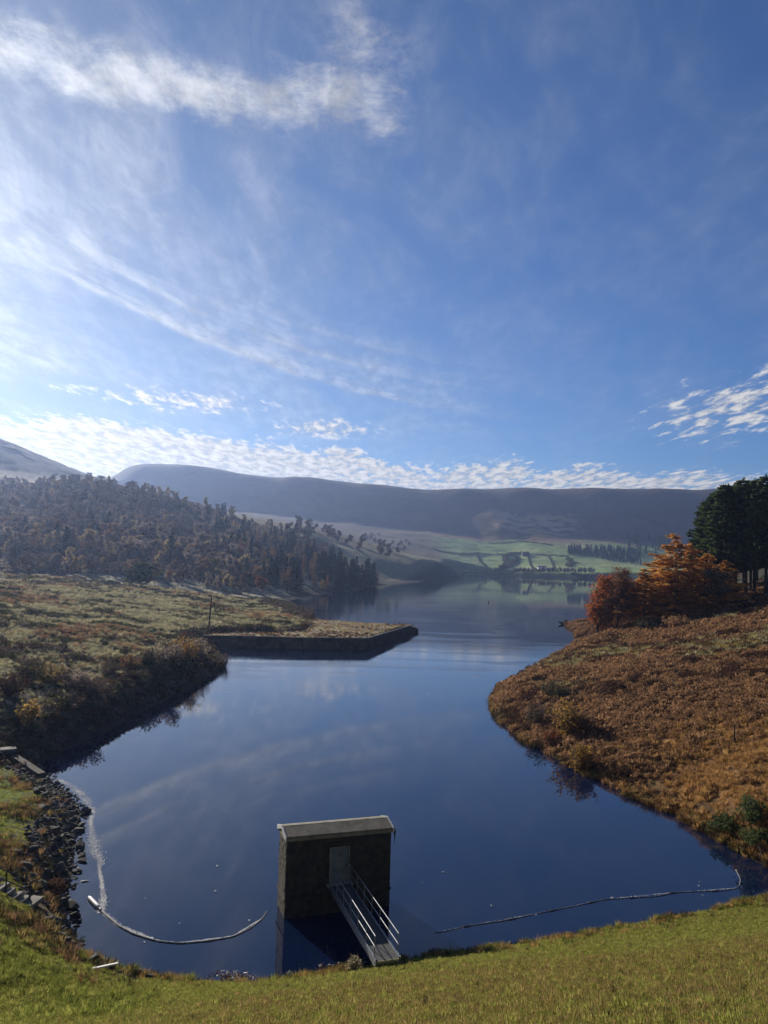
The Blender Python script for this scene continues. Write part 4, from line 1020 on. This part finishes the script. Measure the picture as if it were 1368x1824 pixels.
for i in range(290):   # upper band
    wood_tree(pick(birch=4, yellow=.7, bare=4, orange=.3), rng.uniform(-150, 450), rng.uniform(485, 605), rng.uniform(.7, 1.05), 'on the upper part of the left wood', 3.6)
for i in range(150):   # dark shoulder
    wood_tree(pick(bare=5, birch=1.2), rng.uniform(-150, 320), rng.uniform(600, 740), rng.uniform(.6, .85), 'on the shadowed shoulder above the left wood', 6)
for i in range(360):  # spruce plantation by the water
    wood_tree(pick(spruce=7, olarch=2, bare=1.2), rng.uniform(385, 668), rng.uniform(405, 650), rng.uniform(.5, .95), 'in the plantation by the water', 3.2)
for i in range(50):
    t = i/49; wood_tree(pick(spruce=5, olarch=2), 560+t*112+rng.uniform(-6, 6), 490+t*110+rng.uniform(-22, 22), rng.uniform(.7, 1.0), 'in the plantation by the water', 3)
for i in range(80):   # open wood beyond the spruces
    wood_tree(pick(birch=4, yellow=1, bare=2, spruce=1), rng.uniform(290, 530), rng.uniform(600, 760), rng.uniform(.7, 1.0), 'along the ridge behind the spruces', 5)
# ---- far thickets, woods, hedges ----------------------------------------------------
far_bush = [broadleaf('f', 160+i, 9, 4.4, M['bark'], L['bare'], 420, .55, 0, .03, .05, 2) for i in range(2)]
far_con = [conifer('f', 170+i, 15, 2.8, M['bark'], L['spruce'], .04, 1.5, 5, .2, 1.0, 0, .9, .8, .6) for i in range(2)]
def far(name, cat, ms, px, py, s, label, group, dz=0):
    p = hit(px, py)
    if p is None or p[2] < .2: return
    o = link_mesh(name, ms[rng.integers(len(ms))][1]); o.location = (p[0], p[1], p[2]-.3); o.scale = (s*1.1, s*1.1, s); o.rotation_euler = (0, 0, rng.uniform(0, 6.28)); tag(o, label, cat, group)
for i in range(70):
    a = rng.uniform(0, 1); far('thicket_tree', 'tree', far_bush, 520+a*205+rng.normal(0, 6), 942+a*42+rng.normal(0, 9), rng.uniform(.6, 1.2), 'brown leafless tree in the thicket on the middle slope', 'leafless trees of the far thicket')
for i in range(230):
    a = rng.uniform(0, 1); far('fir_tree', 'tree', far_con, 1012+a*130, 977+rng.uniform(0, 1)*(11+a*15)+a*3, rng.uniform(.55, .8), 'small dark fir in the far square wood beside the fields', 'firs of the far square wood')
for i in range(45):
    far('fir_tree', 'tree', far_con, rng.uniform(1118, 1240), rng.uniform(955, 990), rng.uniform(.7, 1.1), 'small dark fir on the far slope right of the square wood', 'firs on the far right slope')
for i in range(46):
    far('lakeside_tree', 'tree', far_bush, 914+i*3.2+rng.uniform(-1.5, 1.5), 1021+rng.uniform(-1, .5), rng.uniform(.6, .95), 'bare tree in the row along the far shore', 'row of bare trees on the far shore')
def hedge(pts, label, s=.5, gap=3.0):
    P = [hit(*p) for p in pts]; P = np.array([p for p in P if p is not None]); d = np.concatenate([[0], np.cumsum(np.linalg.norm(np.diff(P, axis=0), axis=1))]); n = max(2, int(d[-1]/gap)); rg = np.random.default_rng(int(pts[0][0]))
    q = MB(); st2 = MB(); pp = []
    for u in np.linspace(0, d[-1], n):
        c = np.array([np.interp(u, d, P[:, j]) for j in range(3)]); c[2] = hz(c[0], c[1]); pp.append(c)
        k2 = 16; cc = c+rg.normal(size=(k2, 3))*np.array([1.2, 1.2, .8])*s*2+[0, 0, 2.2*s]; a, b = rnd_axes(rg, k2, 1.5*s, .8); q.quads(cc, a, b)
    o = q.build('hedge', L['rush']); tag(o, label, 'hedge')
hedge([(903,1012),(901,1000),(899,993),(908,988),(930,987)], 'dark hedge climbing from the far shore to the farmhouse', .9)
hedge([(880,1018),(893,1015),(903,1010),(915,1002),(922,995)], 'dark hedge curving up left of the lakeside trees', .9)
hedge([(1013,1009),(1018,1003),(1012,997)], 'short dark hedge right of the fields by the square wood', .9)
hedge([(1012,992),(975,989),(935,988)], 'thin hedge along the top of the farmhouse field', .5)
hedge([(772,978),(800,986),(850,986),(898,988)], 'thin hedge across the far left field', .5)
hedge([(850,986),(860,1004),(866,1018)], 'thin stone wall line down the left far field', .3, 2.0)
hedge([(941,990),(944,1003),(950,1013)], 'thin stone wall line below the farmhouse', .3, 2.0)
hedge([(976,990),(983,1002),(988,1013)], 'thin stone wall line down the right far field', .3, 2.0)
hedge([(870,968),(925,964),(985,972)], 'thin stone wall line along the top of the far fields', .35, 2.0)
hedge([(822,1021),(860,1021),(912,1023)], 'low dark hedge along the far shore left of the trees', .45)
hedge([(1022,1024),(1060,1026),(1110,1027)], 'low dark hedge along the far shore right of the white house', .8)

# ---- right side: pines, larches, red tree ------------------------------------------------
pines = [conifer('p', 200+i, 26, 5.2, M['bark'], L['pine'], .25, .82, 7, .02, .58, .16, .6, 2.1, .36, topround=.9) for i in range(4)]
pine_spots = [(1262,186,.86),(1292,178,.98),(1330,176,.99),(1366,172,.98),(1276,200,.98),(1312,196,1.04),(1345,192,1.05),(1385,190,1.08),(1300,214,1.08),(1338,216,1.12),(1372,212,1.1),(1258,216,.92),(1410,180,1.02),(1430,205,1.1),(1455,176,1.0),(1500,185,1.0),(1470,215,1.1),(1284,236,1.05),(1330,242,1.15),(1390,240,1.15),(1540,170,1.0),(1290,252,1.1),(1310,268,1.1),(1350,262,1.1),(1375,250,1.1),(1400,270,1.1),(1325,285,1.1),(1365,290,1.1),(1420,240,1.1),(1345,232,1.1),(1305,230,1.05)]
where_p = ['leftmost of the front row of the pine wood', 'second from left in the front row of the pine wood', 'third from left in the front row of the pine wood', 'at the right edge of the pine wood front row']
for i, (px_, D_, s_) in enumerate(pine_spots):
    lab = 'tall dark green pine '+where_p[i] if i < 4 else 'tall dark green pine standing inside the right hand wood behind the front row'
    tree('pine_tree', pines[i % 4], spot(px_, D_), s_*1.04, i*1.3, lab, 'tree', 'pines of the right hand wood', 1.0)
for i, (x, y, s_) in enumerate(((66, 92, .95), (74, 84, 1.0), (72, 101, 1.05), (84, 95, 1.0), (60, 78, .8))):
    tree('pine_tree', pines[i % 4], (x, y, hz(x, y)), s_, i*2.1, 'dark pine beyond the right edge seen only as a reflection in the cove', 'tree', 'pines reflected in the cove')
lar = [conifer('L', 220+i, 17, 7.0, M['bark'], L['larch'], .06, .50, 5, .03, .36, .10, .7, 1.7, .28, asym=.28, vj=.7) for i in range(3)]
for i, (px_, D_, s_, sx_, lab) in enumerate(((1206,166,1.04,1.15,'tall golden larch with layered branches in front of the pines'),(1150,170,.66,1.5,'smaller golden larch just left of the tall one'),(1258,164,.72,1.45,'orange larch right of the tall one beneath the pines'),
        (1118,192,.66,1.2,'slender orange larch behind the red tree'),(1182,174,.84,1.3,'golden larch standing close behind the tall one on its left'),(1292,170,.55,1.4,'small orange larch nearest the bare pine trunks'),(1232,172,.86,1.2,'golden larch standing close behind the tall one on its right'))):
    tree('larch_tree', lar[i % 3], spot(px_, D_), s_, i*1.9, lab, 'tree', None, sx_)
tree('red_tree', broadleaf('R', 230, 14, 4.2, M['bark'], L['red'], 6500, .14, 2600, .035, .04, 3, .42, 4, m0=11), spot(1064, 176), 1.0, .7, 'bushy red autumn tree at the waters edge', 'tree')
tree('brown_beech', broadleaf('R', 231, 13.5, 4.0, M['bark'], L['redbrown'], 4500, .14, 2600, .035, .06, 3, .42, 4, m0=10), spot(1100, 172), 1.0, 1.9, 'red brown half bare tree just right of the red one', 'tree')
tree('thorn_tree', broadleaf('R', 232, 8, 3.8, M['bark'], L['grey'], 1500, .17, 1200, .035, .25, 3, .2), spot(1288, 160), 1.0, .9, 'crooked bare thorn tree in front of the pine trunks', 'tree')
tree('thorn_tree', broadleaf('R', 233, 12, 3.6, M['bark'], L['grey'], 3200, .2, 900, .035, .25, 3, .3), spot(1270, 178), .95, 2.4, 'thin olive tree between the tall larch and the pines', 'tree')
# shrubs -------------------------------------------------------------------------------------
SH = [((1010,1314),3.9,2.4,'ochre','grey willow bush with yellow top on the right bank',1700,.12), ((990,1246),2.4,2.0,'grey','grey green rounded bush near the tip of the right bank',1300,.11), ((958,1294),2.9,1.7,'bare','bare twiggy bush at the water edge of the right bank',500,.09),
      ((1036,1374),2.9,1.5,'ochre','small yellow bush overhanging the water on the right bank',1300,.10), ((985,1322),1.5,1.2,'redbrown','low reddish bush below the grey willow',700,.09), ((1045,1312),2.2,2.2,'heather','dark brown bush right of the grey willow',1500,.11),
      ((1300,1476),1.0,1.3,'darkgreen','low green bramble leftmost at the lower right bank',1300,.08), ((1340,1462),1.7,1.4,'darkgreen','tallest dark green bramble at the lower right bank',1600,.08), ((1352,1500),1.0,1.3,'darkgreen','green bramble lowest on the lower right bank',1300,.08), ((1270,1480),.7,.9,'green','small pale green bramble near the cove water',700,.07),
      ((1208,1120),2.6,3.2,'bracken','red brown bramble thicket under the tall larch',1900,.13), ((1250,1108),2.6,3.2,'heather','dark bramble thicket under the right larch',1900,.13), ((1150,1122),2.4,3.0,'grey','grey brown bramble below the smaller larch',1500,.13), ((1095,1140),1.6,2.6,'heather','low dark bush at the foot of the brown tree',1300,.12), ((1300,1096),2.0,3.2,'heather','dark low thicket below the pine trunks',1700,.13),
      ((48,1292),2.6,1.3,'ochre','bright yellow sapling on the dark left bank',700,.12), ((92,1222),3.0,2.4,'yellow','pale yellow leaved shrub on the left bank above the sapling',1100,.13), ((50,1216),2.6,2.2,'grey','grey shrub left of the pale yellow one',1000,.12), ((135,1226),2.6,2.0,'birch','pale twiggy shrub right of the pale yellow one',900,.12), ((20,1236),2.4,2.2,'heather','dark shrub at the left picture edge above the bank',1100,.12),
      ((230,1192),2.2,1.6,'orange','orange leaved shrub on the edge of the left bank',800,.12), ((262,1186),2.6,2.2,'grey','grey shrub beside the orange one on the left bank',1000,.12), ((298,1182),3.2,2.6,'birch','pale willow shrub in the middle of the left bank clump',1400,.12), ((328,1176),3.8,2.9,'ochre','tall yellowish willow shrub near the tip of the left bank',1600,.12), ((352,1172),3.2,2.4,'birch','pale willow shrub rightmost of the left bank clump',1300,.12), ((195,1206),2.2,2.2,'bare','bare dark shrub on the middle of the left bank',700,.1),
      ((165,1235),2.0,2.2,'bare','bare dark shrub above the steep part of the left bank',700,.1), ((400,1188),2.4,1.3,'bare','small leafless sapling standing in water at the left bank tip',60,.06),
      ((93,1597),1.1,.75,'heather','dark round bush among the stones by the steps',1500,.05), ((631,1731),.8,.42,'straw','pale dry bush beside the end of the footbridge',500,.03), ((773,1704),.55,.3,'bare','small dark bush at the water edge right of the footbridge',250,.03)]
for i, ((a, b), h_, w_, lf, lab, nl, ls) in enumerate(SH):
    p = hit(a, b)
    if p is None: continue
    e = tree('shrub', shrub('s', 400+i, h_, w_, L[lf], nl, ls, 30, None, 420), (p[0], p[1], p[2]-.05), 1.0, i, lab, 'shrub', parts=('stems', 'foliage'))

# ---- scattered ground cover (uncountable) ---------------------------------------------------
def tuft(name, seed, n, h, w, leaf, bend=.6, width=.012, dome=False):
    rg = np.random.default_rng(seed); q = MB()
    a = rg.uniform(0, 6.28, n); r0_ = np.sqrt(rg.random(n))*w*.5; hh = h*rg.uniform(.55, 1.1, n); out = rg.uniform(.1, bend, n)*h
    d = np.stack([np.cos(a), np.sin(a)], -1); s = np.stack([-d[:, 1], d[:, 0]], -1)*width
    p0 = d*r0_[:, None]; p1 = p0+d*(out*.4)[:, None]; p2 = p0+d*out[:, None]
    z1 = hh*.62; z2 = hh*(1.0 if not dome else .85)
    v = np.stack([np.c_[p0-s, np.full(n, -.03)], np.c_[p0+s, np.full(n, -.03)], np.c_[p1+s*.8, z1], np.c_[p1-s*.8, z1], np.c_[p2, z2]], 1).reshape(-1, 3)
    k5 = np.arange(n)[:, None]*5
    q.addf(v, k5+np.array([[0, 1, 2, 3]])); q.f.append(k5+np.array([[3, 2, 4]])); q.mi.append(np.zeros(n, int))
    o = bpy.data.objects.new(name, q.mesh(name, leaf)); return o
def clump(name, seed, n, h, w, leaf, ls):
    rg = np.random.default_rng(seed); q = MB(); p = rg.normal(size=(n, 3)); p /= np.linalg.norm(p, axis=1, keepdims=True); p[:, 2] = abs(p[:, 2]); p *= rg.uniform(.5, 1.05, (n, 1))
    a, b = rnd_axes(rg, n, rg.uniform(.5, 1.2, n)*ls, .45); a[:, 2] = abs(a[:, 2])+ls*.2; q.quads(p*np.array([w, w, h]), a, b)
    return bpy.data.objects.new(name, q.mesh(name, leaf))
def scatter(name, pts, scl, variants, label, cat, tilt=.15, seed=0):
    n = len(pts)
    if not n: return
    rg = np.random.default_rng(seed); me = bpy.data.meshes.new(name); me.vertices.add(n); me.vertices.foreach_set('co', np.asarray(pts, np.float32).ravel())
    for nm, ty, val in (('rot', 'FLOAT_VECTOR', np.stack([rg.normal(0, tilt, n), rg.normal(0, tilt, n), rg.uniform(0, 6.28, n)], -1)), ('scl', 'FLOAT', np.asarray(scl)), ('idx', 'INT', rg.integers(0, len(variants), n))):
        at = me.attributes.new(nm, ty, 'POINT'); at.data.foreach_set('vector' if ty == 'FLOAT_VECTOR' else 'value', val.astype(np.int32 if ty == 'INT' else np.float32).ravel())
    vc = bpy.data.collections.new(name+'_kinds')
    for v in variants: vc.objects.link(v)
    o = link_mesh(name, me); g = bpy.data.node_groups.new(name, 'GeometryNodeTree')
    g.interface.new_socket('Geometry', in_out='INPUT', socket_type='NodeSocketGeometry'); g.interface.new_socket('Geometry', in_out='OUTPUT', socket_type='NodeSocketGeometry')
    q = NT(g); gi, go = q.n('NodeGroupInput'), q.n('NodeGroupOutput'); ip = q.n('GeometryNodeInstanceOnPoints'); ci = q.n('GeometryNodeCollectionInfo')
    ci.inputs['Collection'].default_value = vc; ci.inputs['Separate Children'].default_value = True; ci.inputs['Reset Children'].default_value = True
    def na(nm, ty): nd = q.n('GeometryNodeInputNamedAttribute', data_type=ty); nd.inputs['Name'].default_value = nm; return nd.outputs['Attribute']
    e2r = q.n('FunctionNodeEulerToRotation'); q.put(e2r.inputs[0], na('rot', 'FLOAT_VECTOR'))
    q.put(ip.inputs['Points'], gi.outputs[0]); q.put(ip.inputs['Instance'], ci.outputs[0]); ip.inputs['Pick Instance'].default_value = True
    q.put(ip.inputs['Instance Index'], na('idx', 'INT')); q.put(ip.inputs['Rotation'], e2r.outputs[0]); q.put(ip.inputs['Scale'], na('scl', 'FLOAT')); q.put(go.inputs[0], ip.outputs[0])
    md = o.modifiers.new('scatter', 'NODES'); md.node_group = g
    return tag(o, label, cat, kind='stuff')
def rand_view(n, d0, d1, c0, c1, power=1.0):
    """random plan positions between two distances and two picture columns"""
    u = rng.random(n); D = (d0**power+(d1**power-d0**power)*u)**(1/power); c = rng.uniform(c0, c1, n)
    return (c-684)/FPX*D, D
# dam face
x, y = rand_view(150000, 9, 46, -140, 1500, 1.35); xa, ya = rand_view(26000, 28, 74, -160, 330, 1.2); ka = (xa < -8) & ((ya > 46) | (xa < -18)); x, y = np.concatenate([x, xa[ka]]), np.concatenate([y, ya[ka]]); z, s = H(x, y, True)
dd = dam_d(x, y); ok = (s > .3) & ((dd > -1.2) | (x < -9)) & ((s > 2.8) | (x > -10)) & off_steps(x, y, .5); x, y, z, dd, s = x[ok], y[ok], z[ok], dd[ok], s[ok]
n1 = fbm(x/5, y/5, 41, 4); n2 = fbm(x/18, y/18, 43, 4)
tan_ = sstep(dd+(n1-.5)*10, 9, 14)*sstep(x+dd*.1+(n2-.5)*8, -7, 2)*(1-sstep(dd-x*.35+(n1-.5)*8, 24, 29)*.75)
isol = (rng.random(len(x)) < tan_*.95+.08) & (x > -16)
sz = rng.uniform(.6, 1.25, len(x))*(.75+.9*fbm(x/.9, y/.9, 71, 3))
P = np.stack([x, y, z], -1)
scatter('grass', P[~isol], sz[~isol], [tuft('blades', 500+i, 18, .058, .17, L['grass'], 1.1, .005) for i in range(4)], 'short green grass covering the sunlit dam face', 'grass', .2, 1)
scatter('dry_grass', P[isol], sz[isol]*1.15, [tuft('blades', 510+i, 18, .066, .17, L['olive'] if i > 1 else L['grass'], 1.1, .005) for i in range(4)], 'tawny dry grass in patches on the dam face', 'grass', .2, 2)
x, y = rand_view(5200, 9, 46, -140, 1500, 1.35); z, s = H(x, y, True); ok = (s > .5) & (dam_d(x, y) > -1) & (rng.random(len(x)) < sstep(fbm(x/2.2, y/2.2, 99, 3), .42, .62)); P = np.stack([x, y, z], -1)[ok]
scatter('dam_tussocks', P, rng.uniform(.4, 1.2, len(P)), [tuft('blades', 660+i, 34, .12, .3, (L['rush'], L['olive'], L['grass'], L['bracken'])[i], 1.2, .007, True) for i in range(4)], 'scattered darker tussocks in the short turf of the dam face', 'grass', .2, 18)
# tussocks in the left bowl and rough fringe along the water
x, y = rand_view(16000, 20, 70, -260, 330, 1.4); z, s = H(x, y, True); ok = ((s > 2.6) | ((s > .7) & (rng.random(len(x)) < .22))) & (x < -7) & off_steps(x, y) & (rng.random(len(x)) < sstep(fbm(x/1.5, y/1.5, 81, 3), .42, .66)*.75); x, y, z, s = x[ok], y[ok], z[ok], s[ok]
br = rng.random(len(x)) < (1-sstep(s+rng.normal(0, 1, len(x)), 3.4, 5.6)); P = np.stack([x, y, z], -1); sz = rng.uniform(.6, 1.5, len(x))
scatter('tussock_grass', P[~br], sz[~br], [tuft('blades', 520+i, 44, .15, .42, L['grass'], 1.3, .009, True) for i in range(4)], 'lumpy green tussocks on the left slope above the stones', 'grass', .25, 3)
scatter('rough_fringe', P[br], sz[br]*1.25, [tuft('blades', 530+i, 46, .22, .42, (L['olive'], L['bracken'], L['bracken'], L['rush'])[i], 1.3, .01, True) for i in range(4)], 'rough brown grass fringing the stony left shore', 'grass', .25, 4)
t = rng.uniform(-13, 27, 5200); yy = np.interp(t, [p[0] for p in shore[:16]], [p[1] for p in shore[:16]])-np.abs(rng.normal(0, .95, 5200))-.05; z, s = H(t, yy, True); ok = (s > -.05) & (rng.random(5200) < sstep(fbm(t/1.2, yy/1.2, 83, 3), .36, .6)) & ~((abs(t-LT[0]) < 1.3) & (yy > LT[1]-.9)) & ~((abs(t-.2) < 1.0) & (yy > 35.5))
scatter('shore_weeds', np.stack([t, yy, z], -1)[ok], rng.uniform(.4, 1.2, ok.sum()), [tuft('blades', 540+i, 40, .27, .3, (L['olive'], L['rush'], L['tawny'], L['grass'])[i], 1.1, .009) for i in range(4)], 'ragged weeds along the waterline at the foot of the dam', 'weeds', .25, 5)
# right bank
x, y = rand_view(72000, 50, 300, 840, 1640, 1.25); z, s = H(x, y, True); ok = (s > .25) & (dam_d(x, y) < -2.5) & (x > 12); x, y, z, s = x[ok], y[ok], z[ok], s[ok]
n1 = fbm(x/5, y/5, 41, 4); n2 = fbm(x/18, y/18, 43, 4); n5 = fbm(x/2.2, y/2.2, 87, 3)
og = 1-sstep(y+(n2-.5)*26, 66, 80); stw = sstep(y, 108, 118)*(1-sstep(y+(n2-.5)*20, 150, 165))*sstep(n2*.6+n1*.4, .47, .56)
rr_ = rng.random(len(x)); k_og = rr_ < og*.92; k_st = ~k_og & (rr_ < stw*.85+.02); k_h = ~k_og & ~k_st & (rng.random(len(x)) < sstep(n2+(n5-.5)*.5, .42, .56)); k_b = ~k_og & ~k_st & ~k_h
P = np.stack([x, y, z], -1); sz = rng.uniform(.6, 1.35, len(x))*(.55+.9*n5)*np.clip(y/85, .8, 1.5)
keep = (rng.random(len(x)) < sstep(n5, .22, .40))
scatter('tawny_tussocks', P[k_og], sz[k_og], [tuft('blades', 550+i, 60, .50, .6, L['tawny'], 1.25, .016, True) for i in range(4)], 'tawny orange grass tussocks low on the right bank', 'grass', .2, 6)
scatter('straw_tussocks', P[k_st], sz[k_st]*.9, [tuft('blades', 560+i, 50, .46, .55, L['straw'] if i % 2 else L['olive'], 1.2, .018) for i in range(4)], 'pale straw grass band across the right bank', 'grass', .2, 7)
scatter('heather', P[k_h & keep], sz[k_h & keep]*.95, [clump('clump', 570+i, 90, .5, .55, L['heather'], .09) for i in range(4)], 'dark dead heather on the right bank', 'heather', .2, 8)
scatter('bracken', P[k_b & keep], sz[k_b & keep]*.95, [clump('clump', 580+i, 90, .55, .6, L['bracken'], .11) for i in range(4)], 'red brown dead bracken on the right bank', 'bracken', .2, 9)
se = shore[16:36]; sl_ = np.concatenate([[0], np.cumsum(np.hypot(*np.diff(se, axis=0).T))]); t = rng.uniform(0, sl_[-1], 5200)
ex_, ey_ = np.interp(t, sl_, se[:, 0])+rng.normal(0, .45, 5200), np.interp(t, sl_, se[:, 1])+rng.normal(0, .45, 5200)
z, s = H(ex_, ey_, True); ok = (s > -.15) & (rng.random(5200) < sstep(fbm(ex_/1.6, ey_/1.6, 97, 3), .34, .58))
scatter('overhanging_tussocks', np.stack([ex_, ey_, np.maximum(z, -.02)], -1)[ok], rng.uniform(.5, 1.6, ok.sum()), [tuft('blades', 650+i, 56, .42, .6, (L['rush'], L['tawny'], L['heather'], L['olive'])[i], 1.3, .016, True) for i in range(4)], 'ragged dark tussocks overhanging the water along the right bank', 'grass', .25, 17)
# left bank and meadow
x, y = rand_view(52000, 72, 330, -200, 560, 1.3); z, s = H(x, y, True); ok = (s > .6) & (x < -18) & (z < 12.5); x, y, z, s = x[ok], y[ok], z[ok], s[ok]
n1 = fbm(x/5, y/5, 41, 4); n2 = fbm(x/18, y/18, 43, 4); n6 = fbm(x/9, y/4, 89, 4)
near = 1-sstep(y+(n2-.5)*60, 110, 170); edge = 1-sstep(s, 2, .05*y+1)
rr_ = rng.random(len(x)); k_d = rr_ < np.clip(edge*.9+near*.25*sstep(n1, .45, .6), 0, 1); k_r = ~k_d & (rng.random(len(x)) < sstep(n6, .54, .64)*.8); k_br = ~k_d & ~k_r & (rng.random(len(x)) < sstep(n2, .58, .72)*.35+near*.04); k_s = ~(k_d | k_r | k_br) & (rng.random(len(x)) < .8)
P = np.stack([x, y, z], -1); sz = rng.uniform(.6, 1.3, len(x))*np.clip(y/95, .9, 2.0)
scatter('bank_scrub', P[k_d], sz[k_d]*1.15, [clump('clump', 590+i, 90, .55, .6, (L['grey'], L['heather'], L['rush'], L['bare'])[i], .1) for i in range(4)], 'dark scrub and dead bracken on the steep left bank', 'scrub', .2, 10)
scatter('rushes', P[k_r], sz[k_r]*.8, [tuft('blades', 600+i, 50, .5, .5, L['rush'], .8, .02) for i in range(4)], 'dark rush clumps scattered over the left meadow', 'rushes', .2, 11)
scatter('meadow_bracken', P[k_br], sz[k_br]*.75, [clump('clump', 610+i, 80, .45, .6, L['bracken'], .1) for i in range(4)], 'rust brown bracken patches on the left meadow', 'bracken', .2, 12)
scatter('straw_grass', P[k_s], sz[k_s]*.7, [tuft('blades', 620+i, 46, .42, .6, L['straw'], 1.2, .02) for i in range(4)], 'pale frosted straw grass of the left meadow', 'grass', .2, 13)
x, y = rand_view(17000, 330, 760, -230, 600, 1.3); z, s = H(x, y, True); ok = (s > 1.5) & (z > 5.5+(y-230)*.02+2); x, y, z = x[ok], y[ok], z[ok]
scatter('undergrowth', np.stack([x, y, z], -1), rng.uniform(1.6, 4.2, len(x)), [clump('clump', 640+i, 80, .55, .55, (L['bare'], L['heather'], L['bare'], L['birch'])[i], .12) for i in range(4)], 'brown undergrowth beneath the trees of the left wood', 'undergrowth', .2, 15)
x, y = rand_view(5200, 183, 360, 1180, 1640, 1.2); z, s = H(x, y, True); ok = s > 4
scatter('pine_undergrowth', np.stack([x, y, z], -1)[ok], rng.uniform(1.0, 4.0, ok.sum())*sstep(y[ok], 180, 260), [clump('clump', 670+i, 80, .5, .6, (L['heather'], L['darkgreen'], L['bare'], L['bracken'])[i], .12) for i in range(4)], 'dark undergrowth beneath the right hand pines', 'undergrowth', .2, 19)
gm = np.stack([gx.ravel(), gy.ravel(), zj.ravel()], -1)[ins.ravel()]; gm = gm[rng.random(len(gm)) < .5]; gm = gm+rng.uniform(-.35, .35, gm.shape)*[1, 1, 0]
jm = (fbm(gm[:, 0]/9, gm[:, 1]/6, 95, 3) > .49) & (rng.random(len(gm)) < .85)
scatter('jetty_grass', gm[~jm], rng.uniform(.3, .7, (~jm).sum()), [tuft('blades', 630+i, 46, .45, .6, (L['straw'], L['olive'], L['olive'], L['tawny'])[i], 1.2, .02) for i in range(4)], 'rough dry grass on top of the stone jetty', 'grass', .2, 14)
scatter('jetty_bracken', gm[jm], rng.uniform(.3, .7, jm.sum()), [clump('clump', 635+i, 60, .5, .7, (L['bracken'], L['heather'], L['rush'], L['bracken'])[i], .14) for i in range(4)], 'brown dead bracken in patches on the stone jetty', 'bracken', .2, 16)

# ================================================================== HAZE
mz = bpy.data.materials.new('haze_air'); mz.use_nodes = True; mz.node_tree.nodes.clear(); q = NT(mz.node_tree)
vp = q.n('ShaderNodeVolumePrincipled'); vp.inputs['Color'].default_value = (.42, .58, 1.0, 1); vp.inputs['Density'].default_value = HAZE_DENSITY; vp.inputs['Anisotropy'].default_value = .6
q.put(q.n('ShaderNodeOutputMaterial').inputs['Volume'], vp.outputs[0])
mb = MB(); mb.box((0, 1650, 135), (3300, 1800, 143.5)); o = mb.build('haze', mz); tag(o, 'thin blue autumn haze filling the valley', 'haze', kind='stuff')
